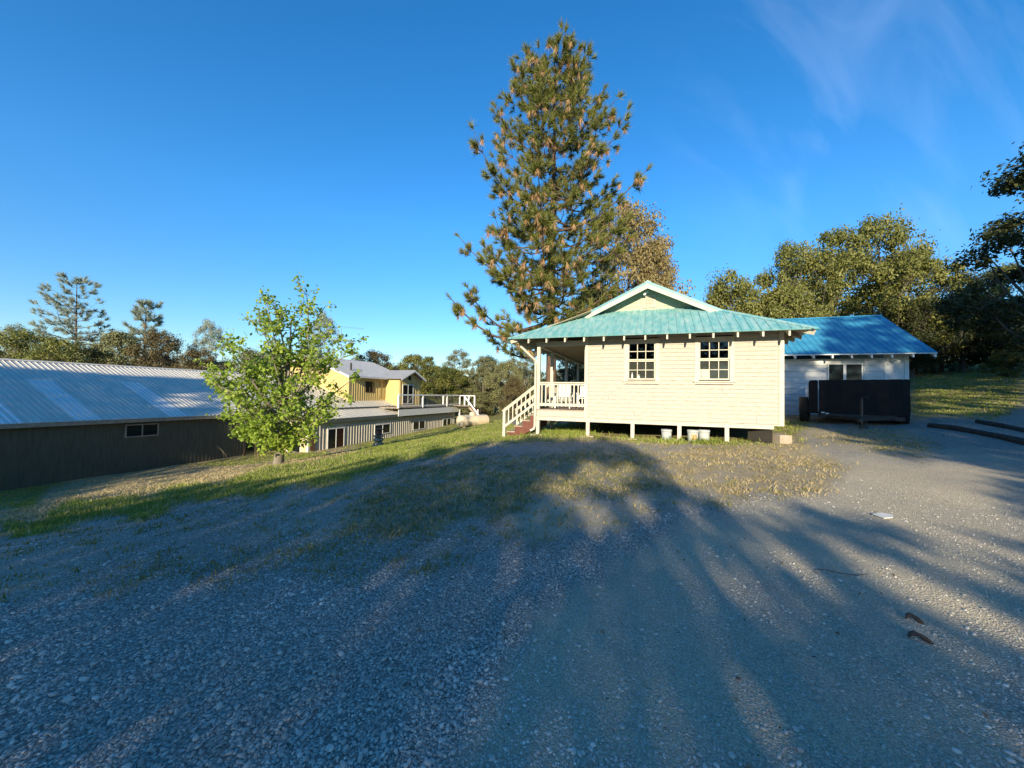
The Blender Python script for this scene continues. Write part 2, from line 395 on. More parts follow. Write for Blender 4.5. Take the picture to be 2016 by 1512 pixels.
# ------------------------------------------------------------------ ground
def inside(px, py, poly):
    px = np.asarray(px); py = np.asarray(py); c = np.zeros(px.shape, bool); n = len(poly)
    for i in range(n):
        x0, y0 = poly[i]; x1, y1 = poly[(i + 1) % n]
        if y0 == y1: continue
        t = ((y0 > py) != (y1 > py)) & (px < (x1 - x0) * (py - y0) / (y1 - y0) + x0)
        c ^= t
    return c
G_BANDS = [  # (polygon in the photograph, green, dry, fine tan gravel): what grows or lies where, read off the photograph
    ([(900, 1512), (940, 1330), (1080, 1180), (1250, 1085), (1420, 1010), (1600, 940), (1700, 890), (2016, 900), (2016, 1512)], 0, 0, .75),
    ([(0, 1180), (420, 1150), (800, 1140), (1000, 1085), (1250, 1020), (1500, 985), (1600, 960), (1500, 905), (1000, 895), (720, 930), (500, 980), (200, 1040), (0, 1080)], .30, .0, .15),
    ([(660, 1000), (760, 945), (900, 895), (1010, 900), (1100, 885), (1300, 885), (1400, 930), (1340, 965), (1200, 978), (1050, 1000), (900, 1030), (800, 1050), (680, 1062)], .46, .30, .2),
    ([(1000, 1010), (1180, 975), (1290, 990), (1210, 1050), (1080, 1060)], .15, .2, .75),
    ([(1270, 888), (1560, 862), (1680, 925), (1600, 985), (1430, 975), (1300, 940)], .18, .55, .55),
    ([(0, 940), (160, 905), (330, 905), (520, 870), (640, 850), (960, 800), (1000, 800), (1010, 868), (880, 895), (720, 935), (560, 968), (420, 988), (300, 1012), (130, 1042), (0, 1075)], .85, .25, 0),
    ([(0, 1010), (90, 960), (200, 932), (330, 912), (480, 893), (620, 882), (720, 878), (560, 915), (400, 948), (230, 975), (120, 1000), (0, 1030)], .06, .95, 0),
    ([(0, 955), (100, 935), (130, 950), (70, 985), (0, 1000)], .95, .0, 0),
    ([(960, 835), (1620, 820), (1560, 868), (1450, 882), (1300, 872), (1060, 868), (990, 872)], .85, .35, 0),
    ([(1140, 855), (1540, 850), (1540, 862), (1240, 868), (1140, 862)], .25, .8, .3),
    ([(1550, 850), (1660, 838), (1780, 840), (1850, 872), (1820, 905), (1660, 885)], .45, .25, .4),
    ([(1780, 690), (2016, 690), (2016, 800), (1960, 826), (1850, 822), (1795, 828)], .85, .45, 0),
]
def gmask(px, py):
    g = np.zeros(px.shape); d = np.zeros(px.shape); t = np.zeros(px.shape)
    am = np.clip((py - 800) / 700, .04, 1)
    wx = px + am * (60 * np.sin(px * .021 + py * .017) + 34 * np.sin(px * .05 - py * .043 + 1)); wy = py + am * (26 * np.sin(px * .027 - py * .03 + 2) + 14 * np.sin(px * .061 + py * .05))
    wx = np.where(px > -45, np.clip(wx, 8, 2006), wx); wy = np.minimum(wy, 1500)
    jx = [0, -14, 14, 0, 0, -22, 22, 9, -9]; jy = [0, 0, 0, -6, 6, 8, -8, 9, -9]
    for poly, a_, b_, c_ in G_BANDS:
        kk = 2.6 if c_ == .75 and b_ == 0 else 1.0
        wgt = sum(inside(wx + kk * x, wy + kk * y, poly).astype(float) for x, y in zip(jx, jy)) / len(jx)
        g = g * (1 - wgt) + a_ * wgt; d = d * (1 - wgt) + b_ * wgt; t = t * (1 - wgt) + c_ * wgt
    return g, d, t
def gmask_world(X, Y):
    P = np.stack([X, Y, terr(X, Y)], -1); q = proj(P)
    ok = q[..., 2] > .4
    g, d, t = gmask(np.where(ok, q[..., 0], -9999), np.where(ok, q[..., 1], -9999))
    far = ~ok | (q[..., 0] < -40) | (q[..., 0] > 2056)
    a = .94 * X - .341 * Y
    gf = np.where((a < -9) | (Y > 30) | (X > 14), .8, .05)
    off = far
    g = np.where(off, gf, g); d = np.where(off, np.where(gf > .5, .3, 0), d); t = np.where(off, np.where(X > 3, .6, .0), t)
    rear = (Y > 16) & (g < .3) & (a < 30); g = np.where(rear & (Y > 22), .8, g); d = np.where(rear & (Y > 22), .4, d)
    return g, d, t
def axis_pts(lo, hi, step, far, grow=1.16):
    p = list(np.arange(lo, hi + 1e-6, step)); s = step; x = hi
    while x < far: s *= grow; x += s; p.append(x)
    s = step; x = lo
    while x > -far: s *= grow; x -= s; p.insert(0, x)
    return np.array(p)
gx = axis_pts(-24, 18, .14, 500); gy = axis_pts(-1, 22, .14, 500)
GX, GY = np.meshgrid(gx, gy)
GZ = terr(GX, GY)
nx, ny = len(gx), len(gy)
idx = np.arange(nx * ny).reshape(ny, nx)
F = np.stack([idx[:-1, :-1], idx[:-1, 1:], idx[1:, 1:], idx[1:, :-1]], -1).reshape(-1, 4)
me = np_mesh('ground', np.stack([GX, GY, GZ], -1).reshape(-1, 3), F, smooth=True)
mg, md, mt_ = gmask_world(GX.ravel(), GY.ravel())
ca = me.color_attributes.new('cover', 'FLOAT_COLOR', 'POINT')
ca.data.foreach_set('color', np.stack([mg, md, mt_, np.ones_like(mg)], -1).astype(np.float32).ravel())
gm, nt, b = newmat('ground_mix')
k = nt.links.new; NN = nt.nodes.new
tcn = NN('ShaderNodeTexCoord'); att = NN('ShaderNodeAttribute'); att.attribute_name = 'cover'
sep = NN('ShaderNodeSeparateColor'); k(att.outputs['Color'], sep.inputs[0])
def vor(scale, feat='F1'):
    v_ = NN('ShaderNodeTexVoronoi'); v_.inputs['Scale'].default_value = scale; v_.feature = feat; k(tcn.outputs['Object'], v_.inputs['Vector']); return v_
def noi(scale, det=4, rough=.5):
    n_ = NN('ShaderNodeTexNoise'); n_.inputs['Scale'].default_value = scale; n_.inputs['Detail'].default_value = det; n_.inputs['Roughness'].default_value = rough
    k(tcn.outputs['Object'], n_.inputs['Vector']); return n_
def ramp(src, stops):
    r_ = NN('ShaderNodeValToRGB'); e_ = r_.color_ramp.elements
    while len(e_) < len(stops): e_.new(.5)
    for i_, (p_, c_) in enumerate(stops): e_[i_].position = p_; e_[i_].color = rgba(c_)
    k(src, r_.inputs[0]); return r_
def mix(fac, a_, b_):
    m_ = NN('ShaderNodeMixRGB')
    k(fac, m_.inputs[0]) if not isinstance(fac, float) else setattr(m_.inputs[0], 'default_value', fac)
    k(a_, m_.inputs[1]); k(b_, m_.inputs[2]); return m_.outputs[0]
def math_(op, a_, b_=None, c_=None, clamp=False):
    m_ = NN('ShaderNodeMath'); m_.operation = op; m_.use_clamp = clamp
    for i_, x_ in enumerate((a_, b_, c_)):
        if x_ is None: continue
        if isinstance(x_, (int, float)): m_.inputs[i_].default_value = x_
        else: k(x_, m_.inputs[i_])
    return m_.outputs[0]
v1 = vor(72); v2 = vor(150)
sepv = NN('ShaderNodeSeparateColor'); k(v1.outputs['Color'], sepv.inputs[0])
sepw = NN('ShaderNodeSeparateColor'); k(v2.outputs['Color'], sepw.inputs[0])
st1 = ramp(sepv.outputs[0], [(0, (.25, .235, .205)), (.5, (.41, .39, .34)), (.88, (.54, .51, .45)), (1, (.76, .73, .66))]).outputs[0]
st2 = ramp(sepw.outputs[0], [(0, (.32, .295, .245)), (.6, (.44, .41, .34)), (.95, (.56, .52, .44)), (1, (.76, .72, .64))]).outputs[0]
edge1 = ramp(v1.outputs['Distance'], [(.25, (1, 1, 1)), (.75, (.35, .35, .35))]).outputs[0]
mul = NN('ShaderNodeMixRGB'); mul.blend_type = 'MULTIPLY'; mul.inputs[0].default_value = .8; k(st1, mul.inputs[1]); k(edge1, mul.inputs[2])
big = noi(.55, 5, .6)
bigr = ramp(big.outputs[0], [(.35, (0, 0, 0)), (.65, (1, 1, 1))]).outputs[0]
tanmask = math_('MULTIPLY_ADD', big.outputs[0], 1.8, math_('MULTIPLY_ADD', sep.outputs[2], 1.15, -1.05), clamp=True)
tan_c = NN('ShaderNodeMixRGB'); tan_c.blend_type = 'MULTIPLY'; tan_c.inputs[0].default_value = 1; k(st2, tan_c.inputs[1]); tan_c.inputs[2].default_value = (1.28, 1.16, .97, 1)
gravel = mix(tanmask, mul.outputs[0], tan_c.outputs[0])
# soil and grass
gn = noi(9, 8, .75); gn2 = noi(2.2, 6, .65)
soil = ramp(gn.outputs[0], [(.3, (.17, .13, .08)), (.7, (.36, .29, .19))]).outputs[0]
grn = ramp(gn.outputs[0], [(.3, (.12, .125, .03)), (.55, (.25, .235, .07)), (.75, (.40, .34, .15))]).outputs[0]
dry = ramp(gn.outputs[0], [(.28, (.22, .16, .075)), (.55, (.42, .33, .17)), (.75, (.56, .47, .28))]).outputs[0]
def soft(src, nzz, kk=2.2):
    return math_('MULTIPLY', math_('ADD', math_('SUBTRACT', src, 1.0), math_('MULTIPLY_ADD', nzz, 1.5, -.22)), kk, clamp=True)
gfac = soft(math_('MULTIPLY_ADD', sep.outputs[0], 1.0, .12), gn2.outputs[0]); dfac = soft(math_('MULTIPLY_ADD', sep.outputs[1], 1.0, .12), noi(3.1, 6, .65).outputs[0])
sfac = math_('MULTIPLY', math_('ADD', sep.outputs[0], sep.outputs[1]), .45, clamp=True)
c0 = mix(sfac, gravel, soil)
c1 = mix(dfac, c0, dry)
c2 = mix(gfac, c1, grn)
k(c2, b.inputs['Base Color'])
b.inputs['Roughness'].default_value = .9; b.inputs['Specular IOR Level'].default_value = .25
h1 = math_('MULTIPLY', v1.outputs['Distance'], -1.0)
h2 = math_('MULTIPLY', v2.outputs['Distance'], -.5)
hh = math_('ADD', math_('ADD', h1, h2), math_('MULTIPLY', gn.outputs[0], 1.4))
bp = NN('ShaderNodeBump'); bp.inputs['Strength'].default_value = .9; bp.inputs['Distance'].default_value = .016
k(hh, bp.inputs['Height']); k(bp.outputs[0], b.inputs['Normal'])
me.materials.append(gm)
go = bpy.data.objects.new('ground', me); COL.objects.link(go); tagobj(go, kind='structure')

# loose gravel: stones lying on the near part of the yard
def stones(n):
    ico = []
    t = (1 + 5 ** .5) / 2
    base = np.array([(-1, t, 0), (1, t, 0), (-1, -t, 0), (1, -t, 0), (0, -1, t), (0, 1, t), (0, -1, -t), (0, 1, -t), (t, 0, -1), (t, 0, 1), (-t, 0, -1), (-t, 0, 1)], float) / 1.9
    fc = np.array([(0, 11, 5), (0, 5, 1), (0, 1, 7), (0, 7, 10), (0, 10, 11), (1, 5, 9), (5, 11, 4), (11, 10, 2), (10, 7, 6), (7, 1, 8), (3, 9, 4), (3, 4, 2), (3, 2, 6), (3, 6, 8), (3, 8, 9), (4, 9, 5), (2, 4, 11), (6, 2, 10), (8, 6, 7), (9, 8, 1)])
    r = 1.1 * (9.0 / 1.1) ** (R8.random(n) ** .85); th = np.radians(R8.uniform(-56, 56, n))
    X = r * np.sin(th) * 1.05; Y = r * np.cos(th)
    g, d, t_ = gmask_world(X, Y)
    keep = R8.random(n) > np.clip(g * 1.1 + d + t_ * .45, 0, .97)
    X, Y, t_ = X[keep], Y[keep], t_[keep]; n = len(X)
    size = np.exp(R8.normal(math.log(.0045), .5, n)) * np.where(t_ > .4, .8, 1.0); size = np.clip(size, .0025, .017)
    q = R8.normal(size=(n, 12, 3)) * .16
    V = base[None] * (1 + q) * np.stack([size * R8.uniform(.8, 1.5, n), size * R8.uniform(.7, 1.1, n), size * R8.uniform(.4, .75, n)], -1)[:, None, :]
    a_ = R8.uniform(0, 6.28, n); c, s = np.cos(a_)[:, None], np.sin(a_)[:, None]
    V = np.stack([V[..., 0] * c - V[..., 1] * s, V[..., 0] * s + V[..., 1] * c, V[..., 2]], -1)
    tl = R8.normal(0, .35, n)[:, None]
    V[..., 2] += V[..., 0] * tl
    V += np.stack([X, Y, terr(X, Y) + size * .15], -1)[:, None, :]
    F_ = fc[None] + (np.arange(n) * 12)[:, None, None]
    return np_mesh('gravel', V.reshape(-1, 3), F_.reshape(-1, 3))
gv = link_mesh('gravel', stones(115000), None, [leafmat('gravel_stones', [(.24, .23, .205), (.38, .365, .325), (.52, .495, .44), (.80, .76, .69)], trans=0.0, rough=.85, nscale=.8)])
tagobj(gv, kind='stuff')

# grass: blades in tufts where the photograph has grass
def blades(X, Y, h, n_b, wd=.006, spread=.05, lean=.5):
    n = len(X); m = n * n_b
    x = np.repeat(X, n_b) + R8.normal(0, spread, m); y = np.repeat(Y, n_b) + R8.normal(0, spread, m); hh_ = np.repeat(h, n_b) * R8.uniform(.5, 1.15, m)
    z = terr(x, y) - .01
    a_ = R8.uniform(0, 6.28, m); ln = hh_ * R8.uniform(.1, lean, m); dr = R8.uniform(0, 6.28, m)
    ww = wd * R8.uniform(.7, 1.5, m) * (1 + np.hypot(x, y) / 9)
    p0 = np.stack([x - np.cos(a_) * ww, y - np.sin(a_) * ww, z], -1); p1 = np.stack([x + np.cos(a_) * ww, y + np.sin(a_) * ww, z], -1)
    p2 = np.stack([x + np.cos(dr) * ln, y + np.sin(dr) * ln, z + hh_], -1)
    V = np.stack([p0, p1, p2], 1).reshape(-1, 3)
    return V, np.arange(m * 3).reshape(m, 3)
def scatter(n, which, rmax=46):
    r = 2.2 * (rmax / 2.2) ** (R8.random(n) ** .8); th = np.radians(R8.uniform(-55, 55, n))
    X = r * np.sin(th); Y = r * np.cos(th)
    g, d, t_ = gmask_world(X, Y)
    lum = np.sin(X * 1.7 + 1.3 * np.sin(Y * 1.1)) * np.sin(Y * 2.1 + np.sin(X * 1.9)) * .3 + np.sin(X * 5.3 + 2 * np.sin(Y * 3.1)) * np.sin(Y * 6.1 + 2 * np.sin(X * 4.3)) * .45 + .42
    lum = np.where(g + d > .75, .35 + .65 * lum, np.clip(lum * 1.7 - .25, 0, 1.4))
    p = {'g': g, 'd': d}[which]
    keep = R8.random(n) < p * (.25 + .95 * lum) * np.where(g + d > .5, 1, .6)
    a = .94 * X - .341 * Y; b_ = .341 * X + .94 * Y - V0
    keep &= ~((a > -2) & (a < 3.3) & (b_ > .6) & (b_ < 9)) & ~((a < -22.2) & (b_ > 7)) & ~((a < -24.7))
    return X[keep], Y[keep], g[keep], d[keep]
X, Y, g, d = scatter(150000, 'g')
hgt = np.where(g > .7, .075, .045) * R8.uniform(.5, 1.3, len(X))
V, F = blades(X, Y, hgt, 5, wd=.0042, spread=.03)
half = (g > .5)
sel = np.repeat(half, 5)
def take(V, F, s):
    V3 = V.reshape(-1, 3, 3)[s]; return V3.reshape(-1, 3), np.arange(len(V3) * 3).reshape(-1, 3)
Vg, Fg = take(V, F, sel)
o = link_mesh('lawn_grass', np_mesh('lawn_grass', Vg, Fg), None, [M['gr_green']]); tagobj(o, kind='stuff')
Vg, Fg = take(V, F, ~sel)
o = link_mesh('weed_grass', np_mesh('weed_grass', Vg, Fg), None, [M['gr_dark']]); tagobj(o, kind='stuff')
X, Y, g, d = scatter(60000, 'd')
V, F = blades(X, Y, R8.uniform(.03, .09, len(X)), 5, wd=.005, spread=.05, lean=1.6)
o = link_mesh('dry_grass', np_mesh('dry_grass', V, F), None, [M['gr_dry']]); tagobj(o, kind='stuff')

# ------------------------------------------------------------------ cottage
cot = thing('cottage', 'cream lap-sided cottage on short posts with a teal metal hip roof and corner porch', 'house', (0, 0, .2))
AL, AR, DEP = -2.16, 3.34, 8.9
WIN = [(-.83, -.01, 2.08, 3.24), (1.20, 2.02, 2.08, 3.24)]
mb = MB()
lap(mb, (0, 0, 0), (1, 0, 0), (0, -1, 0), AL + .10, AR - .10, .83, 3.50, .122, [(p - .09, q + .09, r - .10, t + .1) for p, q, r, t in WIN] + [(-1.42, -1.414, 1.44, 1.56), (1.82, 1.826, 1.68, 1.93), (2.70, 2.706, .83, 1.07), (.30, .306, 1.20, 1.31), (-.62, -.614, .95, 1.07)])
wall = mb.build('wall', M['siding'], cot)
mb = MB(); lap(mb, (AR, 0, 0), (0, 1, 0), (1, 0, 0), .02, DEP, .83, 3.5, .122); mb.build('wall', M['siding'], cot)
mb = MB(); lap(mb, (AL, 0, 0), (0, 1, 0), (-1, 0, 0), .02, DEP, 1.08, 3.27, .122); mb.build('wall', M['siding'], cot)
mb = MB(); mb.box(AL, AR, DEP - .03, DEP + .03, .83, 3.5); mb.build('wall', M['siding'], cot)
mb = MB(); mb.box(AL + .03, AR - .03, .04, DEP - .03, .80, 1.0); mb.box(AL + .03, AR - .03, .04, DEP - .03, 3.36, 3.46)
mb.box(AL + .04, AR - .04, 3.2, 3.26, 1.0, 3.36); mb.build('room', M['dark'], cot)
for a_ in (AL - .025, AR - .095):
    mb = MB(); mb.box(a_, a_ + .12, -.026, .02, .82, 3.5); mb.build('corner_board', M['trim'], cot)
mb = MB(); mb.box(AR - .03, AR + .025, .022, .12, .82, 3.5); mb.build('corner_board', M['trim'], cot)
mb = MB(); mb.box(-3.80, 3.12, -.03, .03, .70, .79); mb.box(-3.80, AR + .02, -.04, .03, .795, .825); mb.build('skirt_board', M['trim'], cot)
# porch
mb = MB()
for i in range(12): mb.box(-3.80, AL - .02, .0 + i * .74, .735 + i * .74, 1.03, 1.07)
mb.build('porch_floor', M['wood_grey'], cot)
mb = MB(); lap(mb, (0, 0, 0), (1, 0, 0), (0, -1, 0), -3.78, AL - .03, .83, 1.03, .2); mb.box(-3.83, -3.78, 0, DEP, .72, 1.03); mb.build('porch_skirt', M['siding'], cot)
gz = lambda a_, b_: float(terr(*W(a_, b_, 0)[:2]))
PP = [.06, 1.90, 4.5, 7.3]
for b_ in PP:
    mb = MB(); g0 = gz(-3.75, b_); mb.box(-3.81, -3.70, b_ - .055, b_ + .055, g0 - .05, 3.2)
    p = mb.build('porch_post', M['trim'], cot)
    mb = MB(); mb.prism([(-3.96, b_ - .2, g0 - .1), (-3.55, b_ - .2, g0 - .1), (-3.55, b_ + .2, g0 - .1), (-3.96, b_ + .2, g0 - .1)], (0, 0, .14)); mb.build('footing', M['concrete'], p)
mb = MB(); mb.box(-3.83, -3.69, -.02, DEP, 3.2, 3.36); mb.box(-3.69, AL - .02, -.02, .12, 3.2, 3.36); mb.build('porch_beam', M['trim'], cot)
mb = MB(); mb.box(-3.69, AL - .02, .12, DEP, 3.27, 3.30); mb.build('porch_ceiling', M['soffit'], cot)
def railing(mb, p, q, n, post=True):
    p = np.array(p, float); q = np.array(q, float); z = np.array([0, 0, 1.0])
    mb.beam(p + z * .9, q + z * .9, .09, .04); mb.beam(p + z * .84, q + z * .84, .04, .05); mb.beam(p + z * .16, q + z * .16, .04, .09)
    for i in range(n):
        c = p + (q - p) * (i + .5) / n; mb.box(c[0] - .02, c[0] + .02, c[1] - .018, c[1] + .018, c[2] + .10, c[2] + .83)
mb = MB(); railing(mb, (-3.70, .05, 1.07), (AL - .03, .05, 1.07), 11); mb.build('porch_railing', M['trim'], cot)
mb = MB()
for p, q in zip(PP[1:-1], PP[2:]): railing(mb, (-3.75, p + .06, 1.07), (-3.75, q - .06, 1.07), 16)
mb.build('porch_railing', M['trim'], cot)
# stairs going down to the left
mb = MB()
g0 = gz(-5.1, .6)
nst, run = 5, .28; rise = (1.07 - g0) / 5
for yy in (.32, 1.56):
    pts = [(-3.84, yy, 1.03)]
    for i in range(nst - 1):
        x = -3.84 - i * run; z = 1.03 - i * rise
        pts += [(x, yy, z - rise), (x - run, yy, z - rise)]
    pts[0] = (-3.84, yy, 1.03 - rise + .0)
    pts += [(-3.84 - (nst - 1) * run, yy, g0 - .05), (-3.84 - (nst - 1) * run + .30, yy, g0 - .05), (-3.84, yy, 1.03 - rise - .40)]
    mb = MB(); mb.prism(pts, (0, .04, 0)); mb.build('stringer', M['wood_red'], cot)
for i in range(nst - 1):
    x = -3.84 - i * run; z = 1.03 - (i + 1) * rise
    mb = MB(); mb.box(x - run - .02, x - .001, .30, 1.62, z + .002, z + .04); mb.build('tread', M['wood_grey'], cot)
mb = MB()
A0, A1 = np.array([-3.82, .30, 1.07]), np.array([-5.02, .30, g0 + .10])
for yy in (.26, 1.62):
    mb = MB()
    s0, s1 = np.array([-3.80, yy, 1.98]), np.array([-5.06, yy, g0 + .98])
    mb.beam(s0, s1 + (s1 - s0) * .06, .09, .04); mb.beam(s0 - (0, 0, .06), s1 - (0, 0, .06), .04, .05); mb.beam(s0 - (0, 0, .62), s1 - (0, 0, .62), .04, .08)
    mb.box(s1[0] - .05, s1[0] + .045, yy - .045, yy + .045, g0 - .1, s1[2])
    for i in range(1, 8):
        c = s0 + (s1 - s0) * i / 8; mb.box(c[0] - .018, c[0] + .018, yy - .018, yy + .018, c[2] - .62, c[2] - .05)
    mb.build('stair_railing', M['trim'], cot)
# downspout at the porch corner
mb = MB(); mb.tube([(-4.28, -.42, 3.16), (-4.22, -.40, 3.12), (-3.84, -.10, 2.72), (-3.83, -.08, 2.6), (-3.83, -.08, .50), (-3.86, -.10, .40), (-3.97, -.16, .34)], .043, 8)
mb.build('downspout', M['trim'], cot, smooth=True)
# foundation posts along the front
for a_ in (-2.06, -.67, .68, 1.95):
    mb = MB(); g0 = gz(a_, -.02); mb.box(a_ - .055, a_ + .055, -.028, .07, g0 - .08, .698)
    p = mb.build('foundation_post', M['trim_worn'] if a_ < -.5 else M['trim'], cot)
    if a_ < 0:
        mb = MB(); mb.prism([(a_ - .2, -.15, g0 - .06), (a_ + .2, -.15, g0 - .06), (a_ + .18, .2, g0 - .06), (a_ - .18, .2, g0 - .06)], (0, 0, .09)); mb.build('footing', M['concrete'], p)
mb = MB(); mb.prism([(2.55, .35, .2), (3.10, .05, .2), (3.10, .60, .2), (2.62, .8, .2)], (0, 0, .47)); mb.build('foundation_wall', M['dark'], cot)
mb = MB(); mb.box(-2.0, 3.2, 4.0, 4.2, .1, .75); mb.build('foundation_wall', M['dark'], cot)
mb = MB(); mb.prism([(3.06, .42, .15), (3.27, .02, .15), (3.60, .16, .15), (3.42, .75, .15)], (0, 0, .39)); mb.build('foundation_block', M['concrete'], cot)
# windows
def cottage_window(p, q, r, t, kind):
    mb = MB(); frame_rect(mb, p - .11, q + .11, r - .03, t + .11, .11, .0, .034, 'a', 0, -1, bottom=False)
    wn = mb.build('window', M['trim'], cot)
    mb = MB(); mb.box(p - .15, q + .15, -.075, .02, r - .065, r - .032); mb.box(p - .12, q + .12, -.03, .02, r - .13, r - .068); mb.build('sill', M['trim'], wn)
    mid = (r + t) / 2 + .02
    for (z0, z1, y, nmz) in ((mid, t, -.008, 1), (r, mid, .018, 1)):
        mb = MB(); frame_rect(mb, p, q, z0, z1, .04, -y - .03, -y, 'a', 0, -1)
        for i in (1, 2):
            x = p + .04 + (q - p - .08) * i / 3; mb.box(x - .011, x + .011, y, y + .03, z0 + .04, z1 - .04)
        zm = (z0 + z1) / 2; mb.box(p + .04, q - .04, y + .002, y + .028, zm - .011, zm + .011)
        s_ = mb.build('sash', M['trim'], wn)
        mb = MB(); mb.box(p + .03, q - .03, y + .033, y + .037, z0 + .03, z1 - .03); mb.build('pane', M['glass'], wn)
    mb = MB(); x0 = p + .04 if kind == 0 else p + .04
    mb.box(p + .02, q - .02, .075, .08, r + .02, mid); mb.build('insect_screen', M['screen'], wn)
    if kind == 1:
        mb = MB(); mb.box(p + .042, p + .275, .0195, .03, r + .045, r + .315); mb.build('infill_panel', M['palewall'] if 0 else M['trim'], wn)
        mb = MB(); mb.box(p + .075, p + .083, .0165, .019, r + .04, r + .31); mb.box(p + .042, p + .275, .0155, .0165, r + .10, r + .108); mb.build('dark_bars', M['steel_dark'], wn)  # two thin dark bars laid over the infill panel
    return wn
for i, wv in enumerate(WIN): cottage_window(*wv, i)
# roof
EA0, EA1, EB, EZ = -4.62, 3.94, -.68, 3.40
RA, RZ, RB0, RB1 = -.28, 5.46, 1.12, DEP + .6
sL = (RZ - EZ) / (RA - EA0); sR = (RZ - EZ) / (EA1 - RA); sF = .5224
zL = lambda a_: EZ + sL * (a_ - EA0); zR = lambda a_: EZ + sR * (EA1 - a_); zF = lambda b_: EZ + sF * (b_ - EB)
kL = EA0 + sF * (RB0 - EB) / sL; kR = EA1 - sF * (RB0 - EB) / sR
mb = MB(); GB = 1.62
iF = 1 / math.hypot(1, sF); sv = np.array([0, 1, sF]) * iF
slen = lambda b_: (b_ - EB) / iF
ribbed(mb, (EA0, EB, EZ), (1, 0, 0), sv, [(0, 0), (EA1 - EA0, 0), (kR - EA0, slen(RB0)), (kR - EA0 - .35, slen(GB)), (kL - EA0 + .35, slen(GB)), (kL - EA0, slen(RB0))], .232, .026, .022, .12)
roof = mb.build('roof', M['teal'], cot)
mb = MB(); iL = 1 / math.hypot(1, sL); sv = np.array([1, 0, sL]) * iL
ribbed(mb, (EA0, RB1, EZ), (0, -1, 0), sv, [(0, 0), (RB1 - EB, 0), (RB1 - RB0, (kL - EA0) / iL), (RB1 - RB0, (RA - EA0) / iL), (0, (RA - EA0) / iL)], .232, .026, .022, .1)
mb.build('roof', M['teal'], cot)
mb = MB(); iR = 1 / math.hypot(1, sR); sv = np.array([-1, 0, sR]) * iR
ribbed(mb, (EA1, EB, EZ), (0, 1, 0), sv, [(0, 0), (RB1 - EB, 0), (RB1 - EB, (EA1 - RA) / iR), (RB0 - EB, (EA1 - RA) / iR), (RB0 - EB, (EA1 - kR) / iR)], .232, .026, .022, .1)
mb.build('roof', M['teal'], cot)
for (e0, k0) in (((EA0, EB, EZ), (kL, RB0, zF(RB0))), ((EA1, EB, EZ), (kR, RB0, zF(RB0)))):
    mb = MB(); e0 = np.array(e0); k0 = np.array(k0); d_ = (k0 - e0) / np.linalg.norm(k0 - e0); x = np.cross(d_, (0, 0, 1)); x /= np.linalg.norm(x)
    up = np.array([0, 0, .034]); 
    mb.prism([e0 + x * .11 - up * .9, e0 + up, e0 - x * .11 - up * .9, e0 - up * .2], k0 - e0 + d_ * .1); mb.build('hip_cap', M['teal'], cot)
mb = MB(); mb.prism([(RA - .12, RB0 - .02, RZ - .03), (RA, RB0 - .02, RZ + .035), (RA + .12, RB0 - .02, RZ - .03), (RA, RB0 - .02, RZ - .005)], (0, RB1 - RB0, 0)); mb.build('ridge_cap', M['teal'], cot)
# metal edge trim and white rake boards of the gablet
for sgn, kk in ((-1, kL), (1, kR)):
    p = np.array([kk, RB0 - .02, zF(RB0) + .0]); q = np.array([RA, RB0 - .02, RZ])
    mb = MB(); mb.prism([p + (0, -.012, .012), q + (0, -.012, .012), q + (0, -.012, -.075), p + (0, -.012, -.075)], (0, .03, 0)); mb.build('rake_trim', M['teal_edge'], cot)
    mb = MB(); mb.prism([p + (0, -.004, -.077), q + (0, -.004, -.077), q + (0, -.004, -.235), p + (-sgn * .30, -.004, -.077 - .0)], (0, .045, 0)); mb.build('rake_board', M['trim'], cot)
# gablet wall with shingles
mb = MB(); zb = zF(GB) - .02
hw = lambda z: ((RZ - .10 - z) / sL, (RZ - .10 - z) / sR)
z = zb
while z < RZ - .2:
    zt = min(z + .13, RZ - .14); l0, r0 = hw(z); l1, r1 = hw(zt); x = RA - l0
    while x < RA + r0 - .02:
        x1 = min(x + rnd.uniform(.09, .17), RA + r0); pr = rnd.uniform(.004, .012)
        p, q = x + .004, x1 - .004
        zl = lambda x_: min(zt, RZ - .10 - (sL * (RA - x_) if x_ < RA else sR * (x_ - RA)))
        if zl(p) > z + .01 or zl(q) > z + .01:
            zp, zq = max(zl(p), z + .005), max(zl(q), z + .005)
            mb.prism([(p, GB - .012 - pr, z), (q, GB - .012 - pr, z), (q, GB - .004, zq), (p, GB - .004, zp)], (0, .012, 0))
        x = x1
    z = zt
mb.prism([(RA - hw(zb)[0], GB, zb), (RA + hw(zb)[1], GB, zb), (RA, GB, RZ - .10)], (0, .06, 0))
gw = mb.build('gable_wall', M['shingle'], cot)
mb = MB(); frame_rect(mb, -.43, -.03, 4.66, 5.10, .035, .0, .03, 'a', GB - .02, -1)
for i in range(7): 
    z = 4.70 + i * .052; mb.prism([(-.395, GB - .045, z), (-.395, GB - .02, z + .045), (-.395, GB - .028, z + .05), (-.395, GB - .052, z + .008)], (.33, 0, 0))
mb.build('gable_vent', M['trim'], cot)
mb = MB(); mb.lathe((-.36, GB - .16, 5.14), [(.015, 0), (.03, .02), (.05, .07), (.055, .1), (.04, .115)], 12, axis=(-.3, -1, -.45)); mb.tube([(-.30, GB - .02, 5.22), (-.33, GB - .12, 5.19), (-.36, GB - .16, 5.14)], .015, 6); mb.lathe((-.30, GB - .005, 5.22), [(.05, 0), (.05, .03)], 12, axis=(0, -1, 0))
mb.build('floodlight', M['white'], cot, smooth=True)
